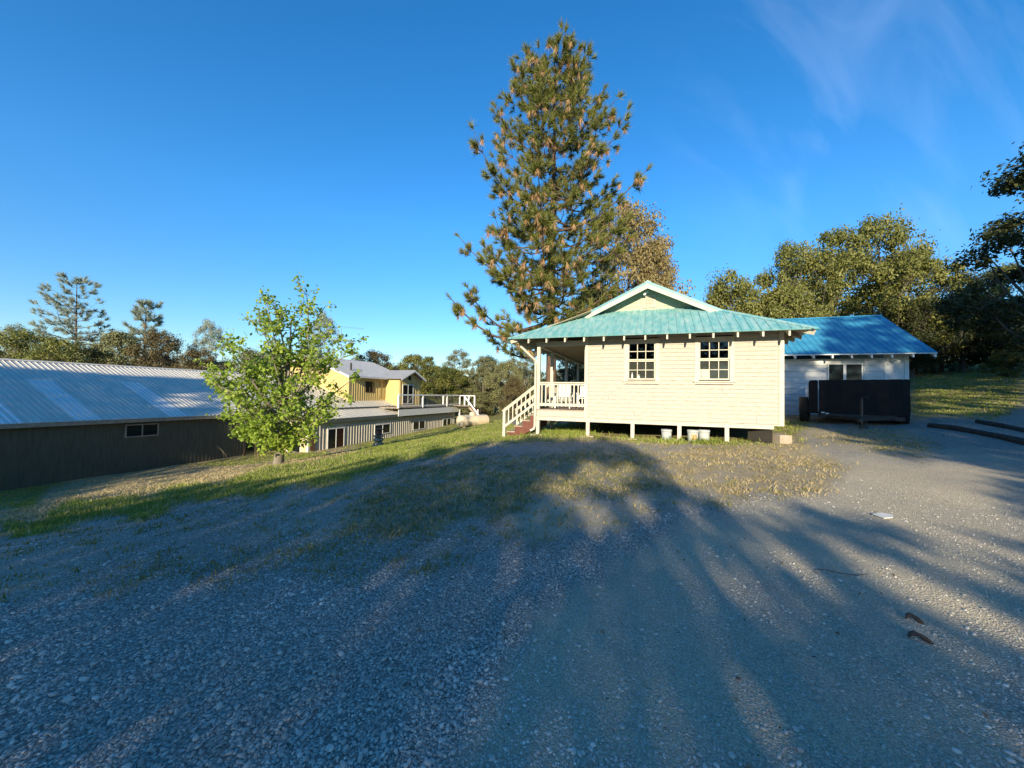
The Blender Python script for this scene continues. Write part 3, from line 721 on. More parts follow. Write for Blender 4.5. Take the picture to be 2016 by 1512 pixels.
# roof boards (undersides) and rafter tails
mb = MB()
u0 = .055
hb = lambda b_, k_: (EA1 - sF * (b_ - EB) / sR - k_) if k_ > 0 else (EA0 + sF * (b_ - EB) / sL - k_)
b0 = EB + .13
mb.prism([(hb(b0, -.06), b0, zF(b0) - u0), (hb(b0, .06), b0, zF(b0) - u0), (hb(.6, .06), .6, zF(.6) - u0), (hb(.6, -.06), .6, zF(.6) - u0)], (0, 0, .02))
mb.prism([(EA0 + .12, EB + .16, zL(EA0 + .12) - u0), (EA0 + .12, RB1 - .05, zL(EA0 + .12) - u0), (AL, RB1 - .05, zL(AL) - u0), (AL, .9, zL(AL) - u0), (EA0 + .55, EB + .6, zL(EA0 + .55) - u0)], (0, 0, .02))
mb.prism([(EA1 - .12, EB + .16, zR(EA1 - .12) - u0), (EA1 - .12, RB1 - .05, zR(EA1 - .12) - u0), (2.6, RB1 - .05, zR(2.6) - u0), (2.6, .9, zR(2.6) - u0)], (0, 0, .02))
mb.build('roof_boards', M['soffit'], cot)
def tail_f(a_):
    mb = MB(); b0, b1 = EB + .05, .02; t = .036; z0, z1 = zF(b0) - t, zF(b1) - t
    mb.prism([(a_ - .024, b0, z0), (a_ - .024, b1, z1), (a_ - .024, b1, z1 - .15), (a_ - .024, b0, z0 - .155)], (.048, 0, 0)); mb.build('rafter_tail', M['trim'], cot)
for i in range(13): tail_f(-3.93 + i * .605)
mb = MB()
def tail_s(b_, side):
    mb = MB(); t = .062
    if side > 0: x0, x1, zz = EA1 - .06, AR - .0, zR
    else: x0, x1, zz = EA0 + .06, -3.80, zL
    z0, z1 = zz(x0) - t, zz(x1) - t
    mb.prism([(x0, b_ - .022, z0), (x1, b_ - .022, z1), (x1, b_ - .022, z1 - .13), (x0, b_ - .022, z0 - .12)], (0, .044, 0)); mb.build('rafter_tail', M['trim'] if side < 0 else M['soffit'], cot)
for i in range(15):
    tail_s(.35 + i * .61, 1); tail_s(.35 + i * .61, -1)
for (e0, k0) in (((EA0, EB, EZ), (kL, RB0, zF(RB0))), ((EA1, EB, EZ), (kR, RB0, zF(RB0)))):
    e0 = np.array(e0); k0 = np.array(k0); d_ = k0 - e0; p = e0 + d_ * .03 - (0, 0, .13); q = e0 + d_ * .42 - (0, 0, .13)
    mb = MB(); mb.beam(p, q, .045, .13); mb.build('hip_rafter', M['trim'], cot)

# things in the left window, under the porch roof and on the stairs
def bottle(a_, b_, z, r, h, label, m):
    t = thing('bottle', label, 'bottle', (a_, b_, z)); mb = MB(); mb.lathe((a_, b_, z), [(r * .9, 0), (r, .01), (r, h * .62), (r * .45, h * .8), (r * .4, h * .95)], 12); mb.build('body', m, t, smooth=True)
    mb = MB(); mb.lathe((a_, b_, z + h * .951), [(r * .46, 0), (r * .46, h * .06)], 10); mb.build('cap', M['white'], t)
bottle(-.70, .055, 2.09, .03, .21, 'tall pale bottle inside the left cottage window', M['paper'])
bottle(-.50, .055, 2.09, .035, .15, 'short white bottle behind the middle pane of the left cottage window', M['plastic'])
def pot(a_, b_, z, label, r=.11, h=.17):
    t = thing('flower_pot', label, 'flower pot', (a_, b_, z), group='pots on the porch stairs')
    mb = MB(); mb.lathe((a_, b_, z), [(r * .7, 0), (r * .95, h * .8), (r * 1.06, h * .8), (r * 1.06, h)], 14); mb.build('pot', M['white'], t, smooth=True)
    n = 60; P = np.array([a_, b_, z + h]) + R8.normal(0, 1, (n, 3)) * (.07, .07, .09) + (0, 0, .1)
    V, F_ = leaf_quads(P, R8.normal(0, 1, (n, 3)), np.full(n, .055))
    link_mesh('foliage', np_mesh('foliage', V - ORG[t], F_), t, [M['lf_laurel']])
def leaf_quads(P, Nn, size, asp=.6):
    n = len(P); Nn = Nn / (np.linalg.norm(Nn, axis=1, keepdims=True) + 1e-9)
    rv = R8.normal(size=(n, 3)); x = np.cross(Nn, rv); x /= (np.linalg.norm(x, axis=1, keepdims=True) + 1e-9); y = np.cross(Nn, x)
    s = np.asarray(size)[:, None]
    V = np.stack([P - x * s * .5, P + y * s * asp * .5 - x * s * .05, P + x * s * .5 - Nn * s * .12, P - y * s * asp * .5 - x * s * .05], 1)
    return V.reshape(-1, 3), np.arange(n * 4).reshape(n, 4)
g0 = gz(-5.1, .6); rise = (1.07 - g0) / 5
for i, lb in enumerate(('white flower pot on the top stair tread beside the porch', 'white flower pot on the second stair tread from the top', 'small potted plant on the third stair tread from the top')):
    pot(-3.97 - i * .28, 1.40, 1.03 - (i + 1) * rise + .041, lb, r=.10 - .01 * i)
def porch_chair(a_, b_, label):
    t = thing('porch_chair', label, 'chair', (a_, b_, 1.07), group='white chairs on the porch')
    def add(n, *bx):
        mb = MB()
        for q in bx: mb.box(a_ + q[0], a_ + q[1], b_ + q[2], b_ + q[3], 1.07 + q[4], 1.07 + q[5])
        mb.build(n, M['white'], t)
    add('seat', *[(-.24, .24, -.24 + i * .1, -.15 + i * .1, .36, .385) for i in range(5)])
    add('backrest', *[(-.24 + i * .12, -.14 + i * .12, .24, .265, .42, .86) for i in range(4)], (-.25, .25, .267, .29, .5, .56))
    add('armrest', (-.31, -.23, -.25, .3, .56, .585)); add('armrest', (.23, .31, -.25, .3, .56, .585))
    for sx in (-.29, .25):
        for sy in (-.24, .22): add('leg', (sx, sx + .04, sy, sy + .05, .004, .56))
porch_chair(-3.2, 1.5, 'white slatted chair standing nearest the front porch railing')
porch_chair(-2.7, 3.2, 'white slatted chair farther back on the porch by the wall')

# buckets under the floor
def bucket(P, label, rot, dec):
    P = np.array([P[0], P[1], float(terr(P[0], P[1])) - .02])
    t = thing('bucket', label, 'bucket', tuple(P), house=False, group='white plastic buckets under the cottage', rot=rot)
    mb = MB(); mb.lathe((0, 0, 0), [(.128, 0), (.132, .01), (.146, .27), (.154, .272), (.154, .285), (.148, .287), (.149, .32)], 24); mb.build('body', M['plastic'], t, smooth=True)
    mb = MB(); mb.lathe((0, 0, .321), [(.156, -.012), (.158, .0), (.158, .03), (.15, .037), (.14, .033)], 24); mb.build('lid', M['plastic'], t, smooth=True)
    mb = MB(); mb.tube([(.158 * math.cos(q), .158 * math.sin(q), .275 - .03 * math.sin((q - .2) / 2.74 * math.pi)) for q in np.linspace(3.34, 6.08, 14)], .003, 5); mb.build('handle', M['wire'], t)
    if dec:
        mb = MB(); n_ = 6; z0, z1, q0, q1 = dec[1]
        for i in range(n_):
            qa, qb = q0 + (q1 - q0) * i / n_, q0 + (q1 - q0) * (i + 1) / n_; rr = lambda z_: .1325 + .0135 * (z_ - .01) / .26 + .0025
            mb.poly([(rr(z0) * math.cos(qa), rr(z0) * math.sin(qa), z0), (rr(z0) * math.cos(qb), rr(z0) * math.sin(qb), z0), (rr(z1) * math.cos(qb), rr(z1) * math.sin(qb), z1), (rr(z1) * math.cos(qa), rr(z1) * math.sin(qa), z1)])
        mb.build('label_sticker', M[dec[0]], t)
bucket(ground(1312, 867.5), 'white lidded bucket standing alone left of the middle floor post', 0, ('label_green', (.10, .17, 4.75, 5.5)))
bucket(ground(1364, 869.5), 'white lidded bucket with a brown label', 0, ('label', (.08, .24, 4.0, 5.1)))
bucket(ground(1386, 869.5), 'plain pale lidded bucket touching the bucket with the brown label', 0, None)

# ------------------------------------------------------------------ garage
gar = thing('garage', 'white garage with a bright blue metal gable roof behind the trailer', 'garage', (7, 7.4, .8))
GA0, GA1, GB0, GB1 = 4.5, 9.53, 7.4, 14.4
gw_ = [(6.90, 7.40, 1.95, 3.05), (7.50, 8.02, 1.95, 3.05)]
mb = MB(); lap(mb, (0, GB0, 0), (1, 0, 0), (0, -1, 0), GA0, GA1 - .75, .5, 3.22, .25, [(6.82, 8.10, 1.85, 3.12)], t1=.02, gap=.012)
lap(mb, (0, GB0, 0), (1, 0, 0), (0, -1, 0), GA1 - .70, GA1 - .12, .5, 3.6, .09, t1=.012)
mb.box(GA0, GA1 - .01, GB0 + .03, GB1, .4, 3.3); mb.build('wall', M['white_siding'], gar)
mb = MB(); mb.box(GA1 - .12, GA1 + .02, GB0 - .03, GB0 + .06, .45, 3.5); mb.box(GA1 - .76, GA1 - .70, GB0 - .028, GB0 + .03, .45, 3.6); mb.build('corner_board', M['white'], gar)
mb = MB(); mb.box(GA0, GA1 - .78, GB0 - .03, GB0 + .03, 3.225, 3.26); mb.build('frieze_board', M['white'], gar)
for i, (p, q, r, t) in enumerate(gw_):
    mb = MB(); frame_rect(mb, p - .05, q + .05, r - .05, t + .05, .05, -.005, .03, 'a', GB0, -1); wn = mb.build('window', M['white'], gar)
    mb = MB(); mb.box(p, q, GB0 - .008, GB0 + .02, r, t); mb.build('pane', M['pane'], wn)
Ge0, Ge1, GeB, GeZ = 4.0, 10.12, 6.78, 3.46
GrB, GrZ = 10.75, 5.63
mb = MB(); sl_ = math.hypot(GrB - GeB, GrZ - GeZ); sv = np.array([0, GrB - GeB, GrZ - GeZ])
ribbed(mb, (Ge0, GeB, GeZ), (1, 0, 0), sv, [(0, 0), (Ge1 - Ge0, 0), (Ge1 - Ge0, sl_), (0, sl_)], .232, .026, .022, .1)
ribbed(mb, (Ge1, 2 * GrB - GeB, GeZ), (-1, 0, 0), sv * (1, -1, 1), [(0, 0), (Ge1 - Ge0, 0), (Ge1 - Ge0, sl_), (0, sl_)], .232, .026, .022, .1)
rf = mb.build('roof', M['blue'], gar)
mb = MB(); mb.prism([(Ge0, GrB - .13, GrZ - .05), (Ge0, GrB, GrZ + .04), (Ge0, GrB + .13, GrZ - .05), (Ge0, GrB, GrZ)], (Ge1 - Ge0, 0, 0)); mb.build('ridge_cap', M['blue'], rf)
mb = MB(); mb.prism([(Ge0, GeB + .02, GeZ - .06), (Ge1 - .03, GeB + .02, GeZ - .06), (Ge1 - .03, GrB, GrZ - .06), (Ge0, GrB, GrZ - .06)], (0, 0, .02)); mb.build('roof_boards', M['soffit'], gar)
mb = MB(); mb.prism([(GA1 - .02, GB0, 3.3), (GA1 - .02, GB1, 3.3), (GA1 - .02, GrB, 5.5)], (-.05, 0, 0)); mb.build('gable_wall', M['white_siding'], gar)
mb = MB(); mb.box(Ge0, Ge1, GeB - .012, GeB + .012, GeZ - .062, GeZ - .022); mb.build('fascia', M['white'], gar)
gs = (GrZ - GeZ) / (GrB - GeB)
for i in range(9):
    a_ = 10.06 - i * .645 if i else 10.075
    mb = MB(); b0, b1 = GeB + .014, GB0 + .02; z0, z1 = GeZ - .064 + .014 * gs, GeZ - .064 + (b1 - GeB) * gs
    mb.prism([(a_ - .03, b0, z0), (a_ - .03, b1, z1), (a_ - .03, b1, z1 - .15), (a_ - .03, b0, z0 - .14)], (.06, 0, 0)); mb.build('rafter_tail', M['white'], gar)
mb = MB(); mb.lathe((8.72, GB0 - .16, 3.20), [(.02, 0), (.05, .05), (.06, .12)], 10, axis=(-.8, -.6, -.2)); mb.lathe((8.98, GB0 - .16, 3.20), [(.02, 0), (.05, .05), (.06, .12)], 10, axis=(.8, -.6, -.2)); mb.tube([(8.72, GB0 - .14, 3.22), (8.85, GB0 - .1, 3.27), (8.98, GB0 - .14, 3.22)], .015, 6); mb.lathe((8.85, GB0 - .01, 3.27), [(.06, 0), (.06, .1)], 10, axis=(0, -1, 0))
mb.build('floodlight', M['white'], gar, smooth=True)

# ------------------------------------------------------------------ trailer
tp = at(1692, 800, 13.95); tz = .62
tr = thing('utility_trailer', 'black wooden-sided utility trailer parked nose-on before the white garage', 'trailer', (tp[0], tp[1], tz), house=False, rot=math.atan2(-.656, .755))
WZ = 2.28 - tz
# local axes: x to the right along its front, y away from the viewer, z up
mb = MB(); x = -1.13
i = 0
while x < 1.20:
    wd_ = rnd.uniform(.13, .2); x1 = min(x + wd_, 1.24); top = WZ + rnd.uniform(-.006, .006)
    mb.box(x, x1 - .001, -.025 - rnd.uniform(0, .004), .025, .42, top); x = x1
fb = mb.build('front_board', M['wood_dark'], tr)
mb = MB()
mb.prism([(-1.44, .03, .42), (-1.16, -.0, .42), (-1.16, -.0, WZ - .03), (-1.20, 0, WZ + .0), (-1.38, .03, WZ - .0), (-1.44, .03, WZ - .10)], (0, .05, 0)); mb.box(-1.43, -1.38, .09, 2.0, .45, WZ - .02)
mb.build('side_board', M['wood_dark'], tr)
mb = MB(); mb.box(1.22, 1.27, .04, 2.0, .45, WZ - .02); mb.build('side_board', M['wood_dark'], tr)
mb = MB(); mb.box(-1.2, 1.2, 1.95, 2.0, .45, WZ - .02); mb.build('tail_board', M['wood_dark'], tr)
mb = MB(); mb.box(-1.22, 1.22, .05, 1.95, .42, .47); mb.build('bed', M['wood_dark'], tr)
mb = MB(); mb.box(-1.15, 1.15, -.06, 0.02, .26, .40); mb.box(-1.15, -1.05, .02, 1.95, .26, .40); mb.box(1.05, 1.15, .02, 1.95, .26, .40); mb.beam((-.9, 0, .33), (0, -1.05, .30), .08, .1); mb.beam((.9, 0, .33), (0, -1.05, .30), .08, .1); mb.build('chassis', M['steel_dark'], tr)
for sx in (-1.46, 1.0):
    x0 = sx - (.28 if sx < 0 else .0); x1 = x0 + .28
    mb = MB(); prof = [(.22, 0), (.42, .0), (.455, .03), (.46, .14), (.455, .25), (.42, .28), (.22, .28)]
    cx_ = x0; dz = float(terr(*(np.array(tr.location[:2]) + np.array([math.cos(tr.rotation_euler[2]), math.sin(tr.rotation_euler[2])]) * sx))) - tz
    mb.lathe((cx_, .62, .45 + dz), prof, 28, axis=(1, 0, 0)); wh = mb.build('wheel', M['rubber'], tr, smooth=True)
    mb = MB(); mb.lathe((cx_ + .04, .62, .45 + dz), [(.03, 0), (.19, .02), (.195, .18), (.03, .2)], 16, axis=(1, 0, 0)); mb.build('rim', M['steel_dark'], wh, smooth=True)
    mb = MB(); mb.box(x0 - .0, x1, .12, 1.14, .94 + dz, .98 + dz); mb.prism([(x0, .07, .42 + dz), (x1, .07, .42 + dz), (x1, .12, .98 + dz), (x0, .12, .98 + dz)], (0, .03, 0)); mb.build('fender', M['wood_dark'], tr)
mb = MB(); jz = float(terr(*at(1700, 850, 12.85)[:2])) - tz
mb.tube([(.05, -1.12, jz + .02), (.05, -1.12, jz + .42)], .03, 8); mb.tube([(.05, -1.12, jz + .42), (.05, -1.12, .98)], .042, 8); mb.box(-.04, .14, -1.2, -1.04, jz - .01, jz + .02); mb.tube([(.05, -1.12, .98), (.05, -1.12, 1.03), (.20, -1.16, 1.06), (.20, -1.16, .98)], .014, 6)
mb.build('jack', M['steel'], tr, smooth=True)
mb = MB(); mb.box(-.07, .07, -1.42, -1.05, .24, .37); mb.lathe((0, -1.42, .24), [(.075, 0), (.075, .1), (.03, .13)], 12); mb.build('coupler', M['steel'], tr)
mb = MB()
for j in range(4):
    p0 = np.array([-.12 + .09 * j, -1.06, .28]); mb.tube([p0 + (.05 * math.sin(q * 3), -.02 * q, -.16 * math.sin(q * 2.2) * (1 + .3 * j)) for q in np.linspace(0, 1.3, 8)], .012, 5)
mb.build('safety_chain', M['steel'], tr)
mb = MB(); mb.box(-1.06, -.96, -.075, -.062, .44, .49); mb.box(-.93, -.84, -.075, -.062, .41, .46); mb.build('reflector', M['white'], tr)

# ------------------------------------------------------------------ barn on the left
barn = thing('barn', 'long low barn with a silvery ribbed metal roof and dark plank walls', 'barn', (-24.9, 0, -2.7))
BA = -24.95; B0, B1 = -14.0, 5.4
mb = MB(); mb.box(BA - 14.6, BA, B0 + .3, B1, -3.2, -.05)
x = B0 + .4
while x < B1: mb.box(BA, BA + .018, x, x + .035, -3.2, -.08); x += .205
mb.build('wall', M['barnwall'], barn)
rE, rZ0, rA, rZ1 = -24.72, -.01, -32.0, 2.92
sl_ = math.hypot(rE - rA, rZ1 - rZ0); sv = np.array([rA - rE, 0, rZ1 - rZ0])
RBk = 14.0
mb = MB(); ribbed(mb, (rE, B0, rZ0), (0, 1, 0), sv, [(0, 0), (5.6 - B0, 0), (5.6 - B0, 2.2), (RBk - B0, 2.2), (RBk - B0, sl_), (0, sl_)][:0] or [(0, 0), (5.6 - B0, 0), (5.6 - B0, sl_), (0, sl_)], .2286, .03, .026, .1)
ribbed(mb, (rE + sv[0] * .30, 5.6, rZ0 + sv[2] * .30), (0, 1, 0), sv, [(0, 0), (8.8, 0), (8.8, sl_ * .70), (0, sl_ * .70)], .2286, .03, .026, .1)
ribbed(mb, (2 * rA - rE, RBk, rZ0), (0, -1, 0), sv * (-1, 1, 1), [(0, 0), (RBk - B0, 0), (RBk - B0, sl_), (0, sl_)], .2286, .03, .026, .1)
br = mb.build('roof', M['galv'], barn)
mb = MB(); mb.prism([(rA - .2, B0, rZ1 - .05), (rA, B0, rZ1 + .045), (rA + .2, B0, rZ1 - .05), (rA, B0, rZ1 + .02)], (0, RBk - B0, 0)); mb.build('ridge_cap', M['galv'], br)
un = sv / sl_; nn = np.cross((0, 1, 0), un); nn = nn if nn[2] > 0 else -nn
for b0_ in (-5.2, -2.75, .95, 3.3 - 6.05 - 4.8):
    mb = MB()
    p0 = np.array([rE, b0_, rZ0]) + un * .02 + nn * .004
    ribbed(mb, p0, (0, 1, 0), un, [(0, 0), (.90, 0), (.90, 5.0), (0, 5.0)], .2286, .032, .028, .11, thick=.006); mb.build('skylight', M['skylight'], br)
mb = MB(); mb.box(rE - .06, rE - .012, B0, 5.6, rZ0 - .19, rZ0 - .03); mb.build('fascia', M['wood_grey'], barn)
mb = MB(); mb.box(BA, rE - .08, B0, 5.5, rZ0 - .10, rZ0 - .06); mb.build('soffit', M['dark'], barn)
def win_b(parent, pos, p, q, r, t, pane, frame, fw=.05, mull=True, out=.035):
    mb = MB(); bx = frame_rect(mb, p, q, r, t, fw, -.0, out, 'b', pos, 1)
    if mull: bx((p + q) / 2 - fw * .4, (p + q) / 2 + fw * .4, r + fw, t - fw)
    wn = mb.build('window', frame, parent)
    m_ = (p + q) / 2
    for i, (s, e) in enumerate(((p + fw, m_ - fw * .4), (m_ + fw * .4, q - fw)) if mull else ((p + fw, q - fw),)):
        mb = MB(); mb.box(pos - .02, pos + .012, s, e, r + fw, t - fw); mb.build('pane', pane if not isinstance(pane, (list, tuple)) else pane[i], wn)
    return wn
win_b(barn, BA + .018, -.87, .55, -.97, -.30, M['pane'], M['wood_grey'], .06)

# ladder and poles leaning on the barn end
def ladder():
    p0 = ground(459, 897); p1 = at(483, 822, p0[1] + 1.3)
    t = thing('wooden_ladder', 'brown wooden ladder leaning on the dark barn wall behind the young tree', 'ladder', tuple(p0), house=False)
    q1 = p1 - p0; s = np.array(UA) * 0 + VA * .42
    for off in (0, 1):
        mb = MB(); mb.beam(s * off, q1 + s * off, .04, .07); mb.build('rail', M['wood_brown'], t)
    mb = MB()
    for i in range(1, 10): c = q1 * i / 10; mb.tube([c, c + s], .017, 6)
    mb.build('rung', M['wood_brown'], t)
    for i, (dx, lb) in enumerate(((14, 'brown pole leaning beside the wooden ladder, nearest to it'), (19, 'brown pole leaning farther from the wooden ladder, by the barn corner'))):
        a_ = ground(459 + dx, 897); c = at(484 + dx * .75, 824, a_[1] + 1.2)
        mb = MB(); mb.beam((0, 0, 0), c - a_, .06, .05); o = mb.build('pole', M['wood_brown']); o.location = a_; tagobj(o, lb, 'pole')
ladder()

# ------------------------------------------------------------------ metal workshop
ws = thing('workshop', 'low workshop with ribbed grey metal siding, sliding door and three small windows', 'workshop', (-22.3, 14, -2.7))
WA = -22.35
mb = MB(); mb.box(-30, WA, 7.95, 29.0, -3.2, -.62)
x = 8.25
while x < 28.9: 
    mb.prism([(WA, x, -3.2), (WA, x + .10, -3.2), (WA + .028, x + .075, -3.2), (WA + .028, x + .025, -3.2)], (0, 0, 2.56)); x += .305
mb.build('wall', M['metalwall'], ws)
mb = MB(); mb.box(-27.5, -22.42, 7.88, 7.945, -3.2, -.7)
x = -27.4
while x < -22.5: mb.box(x, x + .03, 7.865, 7.88, -3.2, -.7); x += .3
pw = mb.build('wall', M['palewall'], ws, label='pale yellow boarded end wall')
mb = MB(); mb.box(-22.42, -22.30, 7.85, 7.98, -3.2, -.62); mb.build('corner_board', M['white'], ws)
mb = MB(); frame_rect(mb, -24.2, -22.95, -2.75, -1.9, .06, 0, .03, 'a', 7.865, -1); wn = mb.build('window', M['white'], ws)
mb = MB(); mb.box(-24.14, -23.01, 7.852, 7.87, -2.69, -1.96); mb.build('pane', M['pane'], wn)
o = win_b(ws, WA + .03, 9.55, 11.22, -2.82, -1.16, [M['pane'], M['pane_red']], M['white'], .07); o.name = 'sliding_door'
win_b(ws, WA + .03, 14.65, 16.8, -2.08, -1.22, M['pane'], M['white'], .06)
win_b(ws, WA + .03, 20.3, 22.5, -2.13, -1.25, M['pane'], M['white'], .06)
win_b(ws, WA + .03, 26.1, 28.0, -2.18, -1.32, M['pane'], M['white'], .06)
mb = MB(); s0 = np.array([-22.1, 7.8, -.45]); sv = np.array([-2.4, 0, .50]); sl_ = np.linalg.norm(sv)
ribbed(mb, s0, (0, 1, 0), sv, [(0, 0), (21.4, 0), (21.4, sl_), (0, sl_)], .61, .02, .018, .2); mb.build('roof', M['galv'], ws)
mb = MB(); mb.box(-22.16, -22.12, 7.8, 29.2, -.74, -.47); mb.build('fascia', M['fascia'], ws)
mb = MB(); mb.box(-24.54, -24.48, 6.2, 20.35, .04, .20); mb.build('roof_step', M['fascia'], ws)
mb = MB(); s0 = np.array([-24.45, 6.0, .215]); sv = np.array([-5.6, 0, 2.05]); sl_ = np.linalg.norm(sv)
ribbed(mb, s0, (0, 1, 0), sv, [(0, 0), (9.7, 0), (9.7, sl_), (0, sl_)], .61, .02, .018, .2)
ribbed(mb, s0 + (0, 9.71, 0), (0, 1, 0), sv, [(0, 0), (5.6, 0), (5.6, sl_ * .27), (0, sl_ * .27)], .61, .02, .018, .2); mb.build('roof', M['galv'], ws)
mb = MB(); mb.box(-22.31, -22.27, 8.02, 8.42, -2.9, -1.55); mb.build('door', M['wood_brown'], ws)

# ------------------------------------------------------------------ yellow house above the workshop
yh = thing('yellow_house', 'yellow board-and-batten upper house with grey metal roof and cross gable', 'house', (-26, 18, .3))
YA, YB0, YB1 = -25.8, 15.35, 24.3
mb = MB()
EvZ, EvA, RgA, RgZ = 2.95, -25.32, -30.6, 4.93
ys = (RgZ - EvZ) / (EvA - RgA)
mb.prism([(YA, YB0, -.3), (2 * RgA - YA, YB0, -.3), (2 * RgA - YA, YB0, EvZ + .05), (RgA, YB0, RgZ - .1), (YA, YB0, EvZ + .05)], (0, YB1 - YB0, 0))
x = YB0 + .15
while x < 20.4: mb.box(YA, YA + .025, x, x + .05, .2, EvZ + .06); x += .30
x = YA - .3
while x > -35: mb.box(x, x + .05, YB0 - .025, YB0, .2, EvZ + .05 + max(0, (abs(YA - RgA) - abs(x - RgA)) * ys) - .12); x -= .30
mb.build('wall', M['yellow'], yh)
mb = MB(); mb.box(YA - .06, YA + .03, YB0 - .03, YB0 + .08, .2, EvZ + .05); mb.build('corner_board', M['yellow'], yh)
XA, XB0, XB1, XP = -24.1, 20.5, 24.2, 3.90   # cross gable
xm = (XB0 + XB1) / 2
mb = MB(); mb.prism([(XA, XB0, -.1), (XA, XB1, -.1), (XA, XB1, 2.92), (XA, xm, XP - .12), (XA, XB0, 2.92)], (YA - XA + .01, 0, 0))
x = XB0 + .12
while x < XB1: mb.box(XA, XA + .025, x, x + .05, .15, min(3.0 + .3, 2.9 + (xm - XB0 - abs(x - xm)) * .5)); x += .30
for a_ in np.arange(XA - .1, YA + .1, -.3): mb.box(a_ - .05, a_, XB0 - .025, XB0, .15, 2.9)
mb.build('gable_wall', M['yellow'], yh)
mb = MB(); ryl = math.hypot(EvA - RgA, RgZ - EvZ); sv = np.array([RgA - EvA, 0, RgZ - EvZ])
ribbed(mb, (EvA, YB0 - .5, EvZ), (0, 1, 0), sv, [(0, 0), (YB1 + .5 - YB0, 0), (YB1 + .5 - YB0, ryl), (0, ryl)], .3, .02, .02, .1)
ribbed(mb, (2 * RgA - EvA, YB1, EvZ), (0, -1, 0), sv * (-1, 1, 1), [(0, 0), (YB1 + .5 - YB0, 0), (YB1 + .5 - YB0, ryl), (0, ryl)], .3, .02, .02, .1)
yr = mb.build('roof', M['greyroof'], yh)
mb = MB(); p = np.array([EvA, YB0 - .52, EvZ - .02]); q = np.array([RgA, YB0 - .52, RgZ - .02]); r_ = np.array([2 * RgA - EvA, YB0 - .52, EvZ - .02])
for s, e in ((p, q), (r_, q)): mb.prism([s, e, e - (0, 0, .18), s - (0, 0, .18)], (0, .04, 0))
mb.build('rake_board', M['white'], yh)
mb = MB(); mb.box(EvA - .05, EvA - .01, YB0 - .48, XB0 - .3, EvZ - .12, EvZ - .022); mb.build('fascia', M['white'], yh)
xo, xe = XA + .5, .42
xs = (XP - 2.92) / (xm - XB0 + xe)
mb = MB(); xl = math.hypot(xm - XB0 + xe, XP - 2.92)
ribbed(mb, (xo, XB0 - xe, 2.92), (-1, 0, 0), (0, xm - XB0 + xe, XP - 2.92), [(0, 0), (1.9, 0), (4.4, xl), (0, xl)], .3, .02, .02, .1)
ribbed(mb, (xo - 4.4, XB1 + xe, 2.92), (1, 0, 0), (0, -(xm - XB0 + xe), XP - 2.92), [(2.5, 0), (4.4, 0), (4.4, xl), (0, xl)], .3, .02, .02, .1)
mb.build('roof', M['greyroof'], yh)
mb = MB()
for b_ in (XB0 - xe, XB1 + xe):
    s = np.array([xo + .005, b_, 2.90]); e = np.array([xo + .005, xm, XP - .02]); mb.prism([s, e, e - (0, 0, .17), s - (0, 0, .17)], (.035, 0, 0))
mb.build('rake_board', M['white'], yh)
win_b(yh, YA + .025, 17.5, 18.7, 1.5, 2.55, M['pane'], M['wood_brown'], .05, out=.03)
for b_ in (19.5, 20.12): win_b(yh, YA + .025, b_, b_ + .22, 1.0, 2.6, M['pane'], M['yellow'], .05, mull=False, out=.03)
o = win_b(yh, XA + .025, 20.95, 22.85, .35, 2.38, M['pane'], M['white'], .08, out=.03); o.name = 'sliding_door'
mb = MB(); frame_rect(mb, 21.95, 22.35, 2.85, 3.3, .04, 0, .03, 'b', XA + .025, 1); mb.box(XA, XA + .035, 21.98, 22.32, 2.88, 3.27); mb.build('gable_vent', M['wood_dark'], yh)
mb = MB(); mb.tube([(-27.0, 16.9, 3.4), (-27.0, 16.9, 4.25)], .09, 10); mb.build('flue_pipe', M['steel_dark'], yh, smooth=True)

# deck with white railing and its stair
dk = thing('deck', 'white railed deck on posts in front of the yellow house gable, with a stair', 'deck', (-22, 24, -2.4))
DA, DB0, DB1 = -21.95, 17.4, 29.4
mb = MB(); mb.box(-24.05, DA - .02, DB0, DB1, .10, .17); mb.box(DA - .02, -20.0, 27.9, DB1, .10, .17); mb.build('deck_floor', M['wood_grey'], dk)
mb = MB(); mb.box(DA - .02, DA + .03, DB0, DB1, -.62, -.02); mb.box(DA + .03, -20.0, DB1 - .05, DB1, -.2, .09); mb.build('fascia', M['white'], dk)
mb = MB()
for (p, q) in (((DA, DB0), (DA, DB1)),):
    mb.beam((p[0], p[1], 1.32), (q[0], q[1], 1.32), .10, .14); mb.beam((p[0], p[1], .30), (q[0], q[1], .30), .05, .08)
mb.beam((DA, DB1, 1.30), (-19.95, DB1, 1.30), .10, .1)
mb.build('rail', M['white'], dk)
for (a_, b_, z0) in ((DA, DB0, .1), (DA, 21.4, .1), (DA, 26.3, .1), (DA, DB1, -2.4), (-20.75, DB1, .17), (-20.0, DB1, -2.6), (-21.3, DB1, .17), (-23.9, 28.9, .17)):
    mb = MB(); mb.box(a_ - .075, a_ + .075, b_ - .075, b_ + .075, z0, 1.25); mb.build('deck_post', M['white'], dk)
mb = MB()
for z in np.arange(.42, 1.2, .16): mb.tube([(DA, DB0, z), (DA, DB1, z)], .006, 4)
for b_ in np.arange(DB0 + .2, DB1, .2): mb.tube([(DA, b_, .33), (DA, b_, 1.26)], .005, 4)
mb.build('wire_mesh', M['wire'], dk)
sg = gz(-18.3, 29.6) 
for i in range(11):
    t = (i + 1) / 12; mb = MB(); a_ = -20.0 + 1.75 * t; z = .12 + (sg - .12) * t; mb.box(a_ - .02, a_ + .2, 28.0, 29.3, z - .03, z + .02); mb.build('tread', M['wood_brown'], dk)
